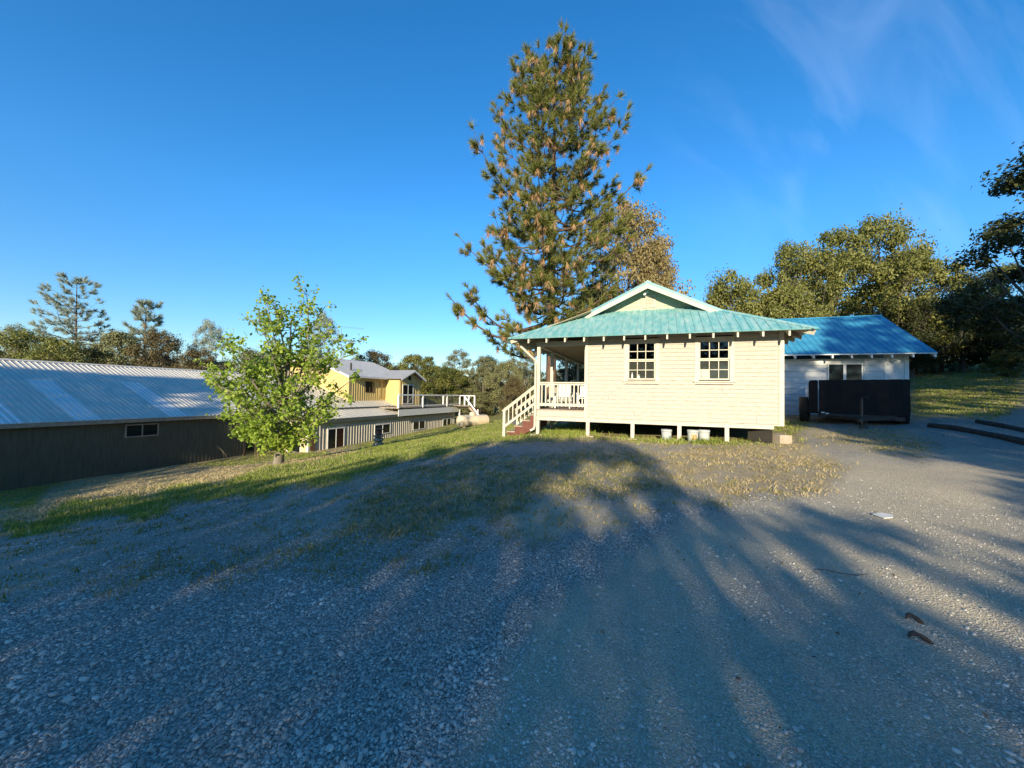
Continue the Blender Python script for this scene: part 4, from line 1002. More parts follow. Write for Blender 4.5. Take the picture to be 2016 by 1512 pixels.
mb = MB(); mb.beam((-20.0, 27.95, -.02), (-18.25, 27.95, sg + .0), .06, .24); mb.beam((-20.0, 29.36, -.02), (-18.25, 29.36, sg), .06, .24); mb.build('stringer', M['wood_grey'], dk)
mb = MB(); mb.beam((-20.55, 27.95, 1.15), (-18.2, 27.95, sg + .1), .07, .16); mb.box(-18.95, -18.83, 27.9, 28.02, sg - .1, sg + 1.4); mb.build('stair_rail', M['white'], dk)

# propane tank
tk0 = np.array([*at(906, 836, 38.2)[:2], 0]); gz0 = float(terr(tk0[0], tk0[1])); ax = np.array([.80, .60, 0.0])
ptk = thing('propane_tank', 'cream propane tank lying on the grass below the deck stair', 'tank', (tk0[0], tk0[1], gz0), house=False)
mb = MB(); r_ = .58; Lk = 2.9
prof = [(r_ * math.sin(q), -.32 * math.cos(q)) for q in np.linspace(.05, math.pi / 2, 7)] + [(r_ * math.sin(q), Lk - .32 * math.cos(q)) for q in np.linspace(math.pi / 2, math.pi - .05, 7)]
mb.lathe((0, 0, .16 + r_), prof, 28, axis=ax); mb.build('body', M['tank'], ptk, smooth=True)
c = ax * 1.35 + (0, 0, .16 + 2 * r_ - .05)
mb = MB(); mb.lathe(c, [(.30, 0), (.30, .2), (.25, .29), (.1, .33)], 18); mb.build('valve_dome', M['tank'], ptk, smooth=True)
for s in (.35, 2.5):
    mb = MB(); pc = ax * s; yv = np.array([-ax[1], ax[0], 0]); mb.prism([pc - yv * .4 - ax * .08 - (0, 0, .1), pc + yv * .4 - ax * .08 - (0, 0, .1), pc + yv * .4 + ax * .08 - (0, 0, .1), pc - yv * .4 + ax * .08 - (0, 0, .1)], (0, 0, .42)); mb.build('leg', M['concrete'], ptk)

# garden ornament in front of the workshop window
gp = ground(745, 878)
go_ = thing('garden_ornament', 'stacked pale stone and rust-red dish ornament before the workshop window', 'garden ornament', tuple(gp), house=False)
mb = MB(); mb.lathe((0, 0, -.05), [(.30, 0), (.34, .08), (.30, .22), (.18, .3), (.30, .4), (.26, .52), (.14, .58)], 14); mb.build('pedestal', M['stone'], go_, smooth=True)
mb = MB(); mb.lathe((0, 0, .535), [(.12, 0), (.34, .06), (.36, .10), (.30, .11)], 16); mb.build('dish', M['stone'], go_, smooth=True)
mb = MB(); mb.lathe((0, 0, .65), [(.14, 0), (.2, .1), (.17, .24), (.10, .3)], 14); mb.build('vase', M['terracotta'], go_, smooth=True)
mb = MB(); mb.lathe((.03, 0, .955), [(.08, 0), (.24, .05), (.25, .08), (.1, .12)], 14); mb.build('lid', M['terracotta'], go_, smooth=True)

# red standpipe near the deck stair
rp = at(947, 832, 44.0); rp[2] = float(terr(rp[0], rp[1]))
rt = thing('standpipe', 'small red-topped standpipe on the grass right of the deck stair', 'standpipe', tuple(rp), house=False)
mb = MB(); mb.tube([(0, 0, -.1), (0, 0, .55)], .05, 8); mb.build('pipe', M['wood_grey'], rt)
mb = MB(); mb.lathe((0, 0, .55), [(.12, 0), (.18, .1), (.18, .3), (.08, .4)], 12); mb.build('cap', M['redpaint'], rt, smooth=True)

# aerials
ap = at(690, 645, 40.0)
t = thing('antenna', 'thin television aerial on a mast above the yellow house, beside the young tree', 'antenna', (ap[0], ap[1], 4.4), house=False)
mb = MB(); mb.tube([(-.9, 0, -.6), (-.9, 0, ap[2] - 4.4)], .02, 6); mb.build('mast', M['wire'], t)
mb = MB(); z = ap[2] - 4.4; mb.tube([(-1.3, 0, z + .12), (1.3, .2, z - .08)], .014, 5)
for i in range(8): 
    x = -1.2 + i * .34; mb.tube([(x, -.05, z + .1 - i * .025 - .16), (x, .05, z + .1 - i * .025 + .16)], .008, 4)
mb.build('boom', M['wire'], t)
tpd = thing('roof_tripod', 'small metal tripod standing on the low workshop roof', 'tripod', (-23.3, 17.6, -.2))
mb = MB()
for da, db in ((.35, .6), (.35, -.6), (-.4, 0)): mb.tube([(-23.3, 17.6, .14), (-23.3 + da, 17.6 + db, -.19 - da * .21)], .02, 5)
mb.build('legs', M['wire'], tpd)
mb = MB(); mb.tube([(-23.3, 17.6, .12), (-23.3, 17.6, .34)], .025, 6); mb.tube([(-23.3, 17.3, .33), (-23.3, 18.0, .33)], .02, 5); mb.build('head', M['wire'], tpd)

# small things lying on the yard
pp = ground(1740, 1018)
o = MB(); o.prism([(-.10, -.06, 0), (.02, -.08, 0), (.12, -.03, 0), (.08, .07, 0), (-.07, .08, 0)], (0, 0, .012)); o = o.build('paper_plate', M['paper']); o.location = pp + (0, 0, .012); o.rotation_euler = (.05, -.04, .3)
tagobj(o, 'crumpled white paper plate lying on the sunlit gravel', 'litter')
for px, py, ln, lb in ((1812, 1262, .12, 'short curled strip of dark bark on the shaded gravel, the nearer of the two'), (1800, 1224, .09, 'thin curled bark strip on the gravel, the farther of the two')):
    P = ground(px, py); mb = MB()
    mb.tube([(x * ln - ln / 2, .02 * math.sin(x * 5), .012 + .02 * math.sin(x * 4)) for x in np.linspace(0, 1, 7)], [.006, .014, .017, .012, .016, .012, .004], 5)
    o = mb.build('bark_strip', M['log'], smooth=True); o.location = P; o.rotation_euler = (0, 0, -.35); tagobj(o, lb, 'bark', group='bark strips on the gravel')
for px, py, ln, lb in ((1655, 1130, .42, 'long thin dead twig on the shaded gravel'),):
    P = ground(px, py); mb = MB(); mb.tube([(x * ln - ln / 2, .03 * math.sin(x * 7), .010) for x in np.linspace(0, 1, 9)], [.001, .003, .003, .004, .003, .003, .003, .002, .001], 5)
    o = mb.build('twig', M['log']); o.location = P; o.rotation_euler = (0, 0, -.2); tagobj(o, lb, 'twig')
def logbeam(pts, r, lb):
    P = [ground(*p) + (0, 0, r * .6) for p in pts]; mb = MB()
    mb.tube([p - P[0] for p in P], [r * (1 + .12 * math.sin(i * 2.1)) for i in range(len(P))], 9); o = mb.build('edging_log', M['log'], smooth=True); o.location = P[0]; tagobj(o, lb, 'log', group='logs edging the drive')
logbeam([(1830, 841), (1880, 847), (1930, 856), (1980, 866), (2040, 880)], .085, 'long dark log edging the gravel drive below the grass slope')
logbeam([(1925, 833), (1970, 841), (2040, 856)], .075, 'second dark log lying farther up the slope behind the edging log')

# ------------------------------------------------------------------ trees
def tube_arr(pts, rad, n):
    pts = np.asarray(pts, float); K = len(pts)
    d = np.gradient(pts, axis=0); d /= np.linalg.norm(d, axis=1, keepdims=True) + 1e-9
    ref = np.where(np.abs(d[:, 2:3]) < .95, np.array([[0, 0, 1.0]]), np.array([[1.0, 0, 0]]))
    x = np.cross(d, ref); x /= np.linalg.norm(x, axis=1, keepdims=True) + 1e-9; y = np.cross(d, x)
    t = np.arange(n) * 2 * math.pi / n
    V = pts[:, None] + np.asarray(rad)[:, None, None] * (np.cos(t)[None, :, None] * x[:, None] + np.sin(t)[None, :, None] * y[:, None])
    i = np.arange(K - 1)[:, None] * n; j = np.arange(n)[None]; k2 = (j + 1) % n
    F_ = np.stack([i + j, i + k2, i + n + k2, i + n + j], -1).reshape(-1, 4)
    return V.reshape(-1, 3), F_
class Acc:
    def __init__(s): s.V = []; s.F = []; s.n = 0
    def add(s, V, F_): s.V.append(V); s.F.append(F_ + s.n); s.n += len(V)
    def mesh(s, name, smooth=False): return np_mesh(name, np.concatenate(s.V), np.concatenate(s.F), smooth)
def bez(p, q, bend, n=6):
    t = np.linspace(0, 1, n)[:, None]; return p * (1 - t) + q * t + bend * (4 * t * (1 - t))
def broadleaf(seed, H, R, base, prof, nclump, leaves, leaf, rc=.2, trunk_r=.2, flat=.75, limbs=9, shell=.45, lean=(0, 0), asp=.6, sharp=0.0):
    """trunk, limbs and a crown of many leaves gathered in clumps; z from 0 to H"""
    global R8
    R8 = np.random.default_rng(seed); tr_, cr_ = Acc(), Acc()
    top = np.array([lean[0], lean[1], H * .86]); path = bez(np.zeros(3), top, R8.normal(0, .03, 3) * H * np.array([1, 1, 0]), 10)
    tt = np.linspace(0, 1, 10); rad = trunk_r * (1 - .88 * tt) * (1 + .5 * np.exp(-tt * 22)); path[0, 2] = -.25
    tr_.add(*tube_arr(path, rad, 8))
    lump = R8.uniform(0, 6.28, 8)
    def env(phi, t):
        return R * prof(t) * (1 + .20 * np.sin(2 * phi + lump[0] + 5 * t) + .15 * np.sin(3 * phi + lump[1] - 7 * t) + .12 * np.sin(9 * t + lump[2] + phi))
    n = nclump; t = R8.beta(1.25, 1.1, n); phi = R8.uniform(0, 6.283, n)
    rr = env(phi, t) * (shell + (1 - shell) * R8.random(n)) ** 1.0
    rr *= np.where(R8.random(n) < .18, R8.uniform(.2, .9, n), 1)
    ax_ = np.outer(base + (H - base) * t, [0, 0, 1]) + np.outer(t, [lean[0], lean[1], 0])
    C = ax_ + np.stack([np.cos(phi) * rr, np.sin(phi) * rr, np.zeros(n)], -1)
    rad_c = R * rc * R8.uniform(.65, 1.35, n)
    # limbs reach the clumps
    order = R8.permutation(n)[:limbs]
    lp = []
    for i in order:
        zs = np.clip(C[i, 2] * R8.uniform(.35, .62), base * .55, H * .75); s = np.clip(zs / (H * .86), 0, 1); p = path[int(s * 9)]
        q = C[i]; bp_ = bez(p, q, np.array([0, 0, -.06 * np.linalg.norm(q - p)]) + R8.normal(0, .05, 3) * np.linalg.norm(q - p), 7)
        r0 = max(.02, trunk_r * (1 - .85 * s) * .55); tr_.add(*tube_arr(bp_, np.linspace(r0, .012, 7), 5)); lp.append(bp_)
    lp = np.concatenate(lp)
    for i in range(n):
        dd = np.linalg.norm(lp - C[i], axis=1); p = lp[np.argmin(dd)]
        if dd.min() > .15: tr_.add(*tube_arr(bez(p, C[i], R8.normal(0, .06, 3) * dd.min(), 4), np.array([.022, .016, .011, .006]) * (1 + trunk_r), 4))
    m = n * leaves
    dirs = R8.normal(size=(m, 3)); dirs /= np.linalg.norm(dirs, axis=1, keepdims=True)
    rl = np.repeat(rad_c, leaves) * R8.random(m) ** .45 * np.where(R8.random(m) < .12, 1.35, 1)
    P = np.repeat(C, leaves, axis=0) + dirs * rl[:, None] * np.array([1, 1, flat])
    Nn = dirs + R8.normal(0, .55, (m, 3)) + np.array([0, 0, .55])
    V, F_ = leaf_quads(P, Nn, leaf * R8.uniform(.65, 1.35, m), asp); cr_.add(V, F_)
    return tr_.mesh('trunk', True), cr_.mesh('crown')
def needles(P, ax_, n_each, length, wd, spread=1.1):
    m = len(P) * n_each; A = np.repeat(ax_, n_each, axis=0); Pp = np.repeat(P, n_each, axis=0)
    d = A + R8.normal(0, spread * .55, (m, 3)); d /= np.linalg.norm(d, axis=1, keepdims=True)
    ln = length * R8.uniform(.7, 1.15, m)[:, None]
    x = np.cross(d, R8.normal(size=(m, 3))); x /= np.linalg.norm(x, axis=1, keepdims=True)
    st = Pp - A * (R8.random(m)[:, None] * length * .5)
    V = np.stack([st - x * wd, st + x * wd, st + d * ln], 1)
    return V.reshape(-1, 3), np.arange(m * 3).reshape(m, 3)
def conifer(seed, H, base, R, prof, step, nb, tuft_n, tuft_len, wd, trunk_r, dry=.15, tufts_per=9, lean=0.0, droop=.1, gap=0.0, wild=0.0):
    global R8
    R8 = np.random.default_rng(seed); tr_ = Acc(); P, A, Pd, Ad = [], [], [], []
    zz = np.linspace(0, H, 14); path = np.stack([lean * zz + .04 * np.sin(zz * .5), .03 * np.cos(zz * .4), zz], -1); path[0, 2] = -.3
    tr_.add(*tube_arr(path, trunk_r * (1 - .93 * (zz / H)) * (1 + .25 * np.exp(-zz * 1.2)), 10))
    z = base
    while z < H - .25:
        t = (z - base) / (H - base); k_ = nb + R8.integers(-1, 2); ph0 = R8.uniform(0, 6.28)
        c = np.array([np.interp(z, zz, path[:, 0]), np.interp(z, zz, path[:, 1]), z])
        for i in range(max(2, k_)):
            if R8.random() < gap: continue
            ph = ph0 + i * 6.283 / k_ + R8.normal(0, .3); Lb = R * prof(t, ph) * R8.uniform(.5 - wild * .4, 1.12 + wild * .15)
            if Lb < .2: Lb = .25
            s = np.linspace(0, 1, 8); up = (.25 + .55 * t)
            rad = np.array([math.cos(ph), math.sin(ph), 0]); side = np.array([-rad[1], rad[0], 0])
            bp_ = c + np.outer(s * Lb, rad) + np.outer(np.sin(s * 3.1) * .08 * Lb * R8.normal(), side)
            bp_[:, 2] += Lb * (up * s * .5 - (droop + wild * .25 * (1 - t)) * np.sin(s * math.pi) + (.28 if not wild else .10 + .22 * t) * s ** 3)
            r0 = max(.012, trunk_r * .32 * (1 - t) * Lb / R + .012); tr_.add(*tube_arr(bp_, r0 * (1 - .85 * s), 4))
            ntw = max(3, int(tufts_per * Lb / R + 2))
            for j in range(ntw):
                f_ = (R8.uniform(.3, 1.0) if not wild else .25 + .75 * R8.beta(1.6, 1.0)) if j else 1.0; b0_ = bp_[min(7, int(f_ * 7))]
                if j:
                    dv = rad * R8.uniform(.2, 1) + side * R8.normal(0, .8) + np.array([0, 0, R8.uniform(-.1, .7)]); dv /= np.linalg.norm(dv)
                    q = b0_ + dv * R8.uniform(.25, .75) * min(1, Lb * .35 + .25)
                    tr_.add(*tube_arr(bez(b0_, q, np.array([0, 0, -.03]), 3), [.014, .010, .006], 3))
                else: q = b0_; dv = rad + np.array([0, 0, .7])
                if wild and f_ < .5 and z < H * .5 and R8.random() < .4: continue
                P.append(q); A.append(dv / np.linalg.norm(dv) + np.array([0, 0, .35]))
                if R8.random() < dry * (1.35 if rad[1] < 0 else .7):
                    Pd.append(q - np.array([0, 0, .12])); Ad.append(np.array([R8.normal(0, .2), R8.normal(0, .2), -1.0]))
        z += step * R8.uniform(.7, 1.3) * (1.0 if t < .8 else .8)
    P.append(np.array([lean * H, 0, H])); A.append(np.array([0, 0, 1.0]))
    V, F_ = needles(np.array(P), np.array(A), tuft_n, tuft_len, wd); cm = np_mesh('crown', V, F_)
    dm = None
    if Pd:
        V, F_ = needles(np.array(Pd), np.array(Ad), int(tuft_n * .8), tuft_len * .95, wd * 1.2, .55); dm = np_mesh('dry_needles', V, F_)
    return tr_.mesh('trunk', True), cm, dm

def plant(name, label, cat, x, y, meshes, mats, scale=1.0, rot=0.0, group=None, z=None):
    e = thing(name, label, cat, (x, y, float(terr(x, y)) if z is None else z), house=False, rot=rot, group=group)
    e.scale = (scale,) * 3 if not hasattr(scale, '__len__') else scale
    for n_, me_, m_ in zip(('trunk', 'crown', 'dry_needles'), meshes, mats):
        if me_ is None: continue
        if not me_.materials: me_.materials.append(m_)
        o_ = bpy.data.objects.new(n_, me_); COL.objects.link(o_); o_.parent = e
        if me_.materials[0] is not m_:
            o_.material_slots[0].link = 'OBJECT'; o_.material_slots[0].material = m_
    return e

# tall pine behind the porch
px_, py_ = 2.12, 22.0
def pprof(t, ph):
    r = np.interp(t, [0, .06, .15, .30, .45, .55, .68, .80, .9, .96, 1], [.92, .82, .78, .98, .92, .76, .66, .58, .46, .32, .10])
    if t < .12: r *= (1.16 if math.cos(ph) < -.2 else .75)
    return r
HP = 20.35
pine = conifer(5, HP, 4.1, 5.3, pprof, .46, 4, 46, .38, .016, .33, dry=.15, tufts_per=31, droop=.12, wild=.35)
plant('pine_tree', 'tall pine full of tan dry needles rising behind the cottage porch', 'tree', px_, py_, pine, (M['bark_pine'], M['lf_pine'], M['lf_pinedry']))

# young broadleaf tree on the bank
mpos = ground(547, 914)
Hm = 1.55 + (768 - 582) * mpos[1] / FPX - mpos[2]
R8 = np.random.default_rng(3)
def maple():
    global R8
    R8 = np.random.default_rng(21); tr_, cr_ = Acc(), Acc(); sc_ = mpos[1] / FPX; S = []
    bx_, by_ = 547, 914
    # main leaders as pixel paths give the reach of each limb: (dx, dz, depth) in metres from the foot
    ends = [(-.9, .985, .3, 1.2), (-.35, .93, -.6, 1.2), (.55, .90, .5, 1.0), (1.3, 1.0, -.3, 1.1), (1.75, .97, .6, .8), (.1, .8, -1.6, 1.3), (-1.5, .82, .9, 1.0), (-2.2, .70, -.3, 1.0), (-1.2, .66, -1.7, 1.2), (2.2, .80, .4, 1.0), (3.3, .74, .2, .7), (3.6, .66, -.2, .6), (2.6, .62, -1.2, 1.0), (-2.9, .60, .5, .9), (-3.9, .545, .2, .5), (-3.2, .56, -.6, .7),
            (-3.4, .44, .4, .5), (-2.4, .47, -1.2, 1.0), (-1.0, .45, 1.6, 1.2), (.6, .5, 1.9, 1.3), (1.6, .48, -1.7, 1.2), (3.0, .40, .2, .8), (2.6, .30, -.8, .9), (3.1, .52, .9, .5), (1.4, .32, 1.2, 1.1), (-.5, .36, -1.8, 1.2), (-1.7, .34, -.6, 1.0), (-2.6, .30, .3, .6), (.5, .27, -1.6, 1.0), (1.6, .24, -.4, .9), (-1.2, .22, .8, .8), (.3, .19, .9, .8), (-.4, .2, -.9, .8), (1.1, .17, -.9, .6), (-2.0, .185, -.4, .45), (.3, .62, -.4, 1.4), (-.6, .56, .3, 1.3), (1.1, .68, .3, 1.3), (.2, .42, -.3, 1.2), (.9, .40, .2, 1.1), (-.9, .50, -.8, 1.1), (.6, .14, .3, .8), (-.9, .15, .2, .7), (.05, .125, -.6, .7), (.2, .15, .6, .7)]
    top = np.array([.35, 0, Hm * .86]); path = bez(np.zeros(3), top, np.array([.10, 0, 0]), 12); path[0, 2] = -.3
    tt = np.linspace(0, 1, 12); tr_.add(*tube_arr(path, .165 * (1 - .9 * tt) * (1 + .5 * np.exp(-tt * 25)), 8))
    P, Nn = [], []
    for dx, dz, dy, rc in ends:
        dx *= .86 if dx > 0 else .80; rc *= .9
        q = np.array([dx, dy, dz * Hm]); s = np.clip(dz * R8.uniform(.45, .62), .10, .95); p = path[int(s * 11)]
        L_ = np.linalg.norm(q - p); bp_ = bez(p, q, np.array([0, 0, .05 * L_]) + R8.normal(0, .04, 3) * L_, 9)
        tr_.add(*tube_arr(bp_, np.linspace(.075 * (1 - s * .6), .012, 9), 5))
        k_ = int(13 * rc + 5)
        for j in range(k_):
            b0_ = bp_[R8.integers(4, 9)]; dv = R8.normal(size=3) + np.array([0, 0, .25]) + (q - p) / L_ * .6; dv /= np.linalg.norm(dv)
            e_ = b0_ + dv * rc * R8.uniform(.25, .95); tr_.add(*tube_arr(bez(b0_, e_, R8.normal(0, .05, 3), 3), [.014, .009, .005], 3))
            n_ = R8.integers(13, 23); t_ = R8.uniform(.35, 1.1, n_)[:, None]
            P.append(b0_ + (e_ - b0_) * t_ + R8.normal(0, .10, (n_, 3))); Nn.append(R8.normal(0, .7, (n_, 3)) + np.array([0, -.25, .6]))
    P = np.concatenate(P); Nn = np.concatenate(Nn)
    cr_.add(*leaf_quads(P, Nn, .138 * R8.uniform(.6, 1.35, len(P)), .85))
    return tr_.mesh('trunk', True), cr_.mesh('crown')
plant('young_tree', 'bright yellow-green young tree standing on the dry bank before the barn', 'tree', mpos[0], mpos[1], maple(), (M['bark_pale'], M['lf_maple']))

dome = lambda t: np.sin(np.pi * np.clip(t * .88 + .10, 0, 1)) ** .6
ovalp = lambda t: np.sin(np.pi * np.clip(t * .82 + .14, 0, 1)) ** .8
oakA = broadleaf(101, 10, 4.6, 1.2, dome, 120, 190, .20, rc=.20, trunk_r=.26)
oakB = broadleaf(102, 10, 4.2, 2.2, ovalp, 105, 180, .20, rc=.19, trunk_r=.24, limbs=12)
oakC = broadleaf(103, 10, 3.6, 1.0, ovalp, 90, 200, .19, rc=.22, trunk_r=.22)
airy = broadleaf(104, 10, 3.4, 1.5, ovalp, 130, 120, .16, rc=.16, trunk_r=.14, limbs=26, asp=.45)
bushy = broadleaf(105, 6, 3.6, .3, dome, 110, 200, .16, rc=.2, trunk_r=.2)
SETS = {'A': oakA, 'B': oakB, 'C': oakC, 'airy': airy, 'bushy': bushy}
HH = {'A': 10, 'B': 10, 'C': 10, 'airy': 10, 'bushy': 6}; RR = {'A': 4.6, 'B': 4.2, 'C': 3.6, 'airy': 3.4, 'bushy': 3.6}
def tree_px(name, label, px, top, D, halfw, kind, lf, bark='bark', group=None, rot=0.0):
    """a tree whose crown top stands at pixel (px, top) of the photograph at depth D, half as wide as halfw pixels"""
    P = at(px, top, D); z0 = float(terr(P[0], P[1])); H_ = P[2] - z0
    sx = halfw * D / FPX / (RR[kind] * .98); sz = H_ / (HH[kind] * 1.02)
    sx = min(sx, sz * 2.2)
    return plant(name, label, 'tree', P[0], P[1], SETS[kind], (M[bark], M[lf]), (sx, sx, sz), rot, group)
# left, beyond the barn
tree_px('oak_tree', 'olive-yellow spreading oak at the left edge beyond the barn ridge', 45, 652, 46, 80, 'A', 'lf_oak', rot=1)
tree_px('oak_tree', 'olive oak with drooping crown just left of the tall grey pine', 120, 668, 44, 70, 'A', 'lf_oak', rot=2.2)
tree_px('oak_tree', 'green-grey oak just right of the tall grey pine', 235, 655, 48, 62, 'B', 'lf_grey', rot=.5)
tree_px('oak_tree', 'brownish oak under the smaller grey pine', 315, 655, 47, 62, 'A', 'lf_brown', rot=3.0)
tree_px('oak_tree', 'low dark oak behind the barn ridge below the tall grey pine', 180, 690, 45, 60, 'A', 'lf_oakdark_shade', rot=4.0)
tree_px('oak_tree', 'small brown oak behind the barn ridge close left of the young tree', 390, 690, 46, 50, 'C', 'lf_brown', rot=1.4)
tree_px('pale_tree', 'airy blue-grey tree with a pale stem left of the young tree', 415, 628, 52, 42, 'airy', 'lf_blue', 'bark_pale', rot=2)
tree_px('pale_tree', 'faint grey-green tree peeking over the top left oak', 30, 636, 62, 38, 'airy', 'lf_grey', 'bark_pale', rot=.3)
tree_px('pale_tree', 'grey-green airy tree showing behind the right side of the young tree', 640, 612, 50, 42, 'airy', 'lf_blue', 'bark_pale', rot=1.1)
tree_px('oak_tree', 'oak glimpsed between the branches of the young tree', 500, 690, 50, 70, 'A', 'lf_grey', rot=2.7)
tree_px('oak_tree', 'dark oak behind the yellow house roof ridge', 610, 688, 55, 60, 'B', 'lf_oakdark_shade', rot=1.7)
tree_px('oak_tree', 'grey-brown oak over the middle of the yellow house roof', 735, 692, 60, 55, 'A', 'lf_brown', rot=.9)
tree_px('oak_tree', 'rounded yellow-green oak right above the cross gable', 815, 700, 58, 55, 'B', 'lf_oak', rot=2.0)
tree_px('oak_tree', 'bright green oak between the cross gable and the grey thicket', 845, 703, 62, 30, 'C', 'lf_laurel', rot=.2)
tree_px('laurel_tree', 'dense round dark-green laurel with orange new leaves beside the deck', 882, 722, 58, 52, 'bushy', 'lf_laurel', rot=.4)
tree_px('thicket_tree', 'tall grey-green thicket tree just right of the laurel', 905, 686, 62, 42, 'airy', 'lf_grey', 'bark_pale', rot=0)
tree_px('thicket_tree', 'grey-green thicket tree with bare stems above the propane tank', 955, 700, 58, 46, 'airy', 'lf_grey', 'bark_pale', rot=1.5)
tree_px('oak_tree', 'dark round oak top showing over the grey thicket', 962, 702, 62, 34, 'A', 'lf_oakdark_shade', rot=1.0)
tree_px('thicket_tree', 'grey-green thicket tree left of the porch stair rail', 1005, 706, 55, 44, 'bushy', 'lf_grey', 'bark_pale', rot=2.6)
tree_px('thicket_tree', 'pale airy tree seen past the porch downspout', 1035, 690, 45, 32, 'airy', 'lf_grey', 'bark_pale', rot=3.3)
tree_px('shrub_tree', 'dark brown-green shrub left of the porch stair rail', 1012, 742, 40, 28, 'bushy', 'lf_brown', rot=.7)
tree_px('shrub_tree', 'low grey-green shrub at the far edge of the grass slope', 950, 770, 56, 45, 'bushy', 'lf_grey', rot=1.9)
tree_px('oak_tree', 'dark oak seen through the porch between the posts', 1125, 705, 44, 40, 'A', 'lf_oakdark_shade', rot=.8)
tree_px('oak_tree', 'low oak seen through the porch railing', 1080, 742, 50, 45, 'bushy', 'lf_oak', rot=2.2)
# behind the cottage and garage
tree_px('tan_oak_tree', 'tan-leaved oak rising behind the right side of the pine', 1235, 408, 33, 105, 'A', 'lf_tan', rot=.4)
tree_px('tan_oak_tree', 'pale tan tree just over the cottage ridge', 1295, 470, 31, 58, 'C', 'lf_tan', rot=1.8)
tree_px('oak_tree', 'dark green oak low between the pine trunk and the cottage roof', 1170, 560, 31, 60, 'B', 'lf_oakdark_shade', rot=.6)
tree_px('oak_tree', 'rounded sunlit oak right of the cottage ridge', 1440, 541, 27, 86, 'bushy', 'lf_oak', rot=.5)
tree_px('oak_tree', 'sunlit oak with a pointed top over the blue roof, left of the tallest pair', 1560, 482, 29, 80, 'A', 'lf_oak', rot=1.5)
tree_px('oak_tree', 'low sunlit oak in front of the others over the blue garage ridge', 1545, 560, 26, 82, 'bushy', 'lf_oak', rot=3.5)
tree_px('oak_tree', 'tall oak with bright left side over the middle of the blue roof', 1640, 455, 30, 80, 'C', 'lf_oak', rot=2.5)
tree_px('oak_tree', 'tallest oak over the blue roof', 1725, 432, 30, 92, 'A', 'lf_oak', rot=.9)
tree_px('oak_tree', 'grey-branched oak leaning right behind the garage ridge end', 1800, 492, 30, 92, 'A', 'lf_oak', rot=3.9)
tree_px('oak_tree', 'shaded oak right behind the garage roof slope', 1790, 590, 28, 75, 'A', 'lf_oakdark_shade', rot=2.0)
tree_px('oak_tree', 'shaded oak with yellow flecks above the grass slope', 1890, 540, 29, 72, 'A', 'lf_oakdark_shade', rot=.3)
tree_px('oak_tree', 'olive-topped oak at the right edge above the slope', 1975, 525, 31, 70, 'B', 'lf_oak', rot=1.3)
tree_px('oak_tree', 'deeply shaded oak low at the right edge of the slope', 1990, 610, 28, 80, 'A', 'lf_oakdark_shade', rot=2.9)
tree_px('oak_tree', 'dark oak in the deep shade behind the garage gable', 1850, 630, 30, 70, 'bushy', 'lf_oakdark_shade', rot=4.4)
tall = broadleaf(140, 11.5, 3.9, 2.5, lambda t: np.interp(t, [0, .25, .55, .8, 1], [.7, 1, .95, .65, .25]), 150, 170, .17, rc=.17, trunk_r=.25, limbs=16)
tz_ = at(2122, 300, 15.5)
plant('oak_tree', 'tall shaded oak reaching into the right edge of the sky', 'tree', tz_[0], tz_[1], tall, (M['bark'], M['lf_oakdark_shade']), (.98, .98, (tz_[2] + .9 - float(terr(tz_[0], tz_[1]))) / 11.5))
# leaning grey pines on the left
def gprof(t, ph): return np.interp(t, [0, .2, .5, .8, 1], [.9, 1, .8, .55, .15]) * (1.1 if math.cos(ph) > 0 else .85)
D = 52.0
def grey_pine(px, top, seed, lb, H_, R_, lean):
    P = at(px, top, D); z0 = float(terr(P[0] - lean * H_, P[1])); s = (P[2] - z0) / H_
    ms = conifer(seed, H_, H_ * .42, R_, gprof, .62, 4, 34, .50, .030, .24, dry=0, tufts_per=9, lean=lean, droop=.04, gap=.12)
    plant('grey_pine', lb, 'tree', P[0] - lean * H_ * s, P[1], ms, (M['bark_pine'], M['lf_blue'], None), s)
grey_pine(150, 550, 31, 'tall open grey pine standing above the barn ridge at left', 15.0, 4.7, -.055)
grey_pine(290, 594, 33, 'smaller grey pine to the right of the tall one over the barn', 12.0, 2.3, .01)
# dark backdrop wood far behind
for i, (px, top) in enumerate([(-60, 690), (20, 700), (110, 705), (210, 708), (310, 705), (410, 710), (520, 712), (620, 715), (700, 712), (790, 722), (880, 726), (960, 730), (1040, 728), (1110, 728), (1180, 700), (1330, 690), (1400, 610), (1480, 600), (1600, 590), (1690, 600), (1760, 610), (1850, 600), (1940, 600), (2040, 600)]):
    tree_px('wood_tree', 'oak standing deep in the dark wood line that closes the view', px, top, 70 if px < 1300 else 40, 62, ('A', 'B')[i % 2], ('lf_oakdark_shade', 'lf_brown')[i % 3 == 1] if px < 1300 else 'lf_oakdark_shade', group='oaks of the far wood line', rot=i * .7)
# dead leaves blown over the drive
n_ = 280; th = np.radians(R8.uniform(-20, 54, n_)); r_ = 1.8 * (14 / 1.8) ** (R8.random(n_) ** .8); X, Y = r_ * np.sin(th), r_ * np.cos(th)
V, F = leaf_quads(np.stack([X, Y, terr(X, Y) + .012], -1), R8.normal(0, .35, (n_, 3)) + (0, 0, 1), R8.uniform(.015, .04, n_), .5)
o = link_mesh('leaf_litter', np_mesh('leaf_litter', V, F), None, [leafmat('dead_leaves', [(.06, .035, .02), (.15, .09, .045), (.34, .25, .14)], trans=.1)]); tagobj(o, kind='stuff')
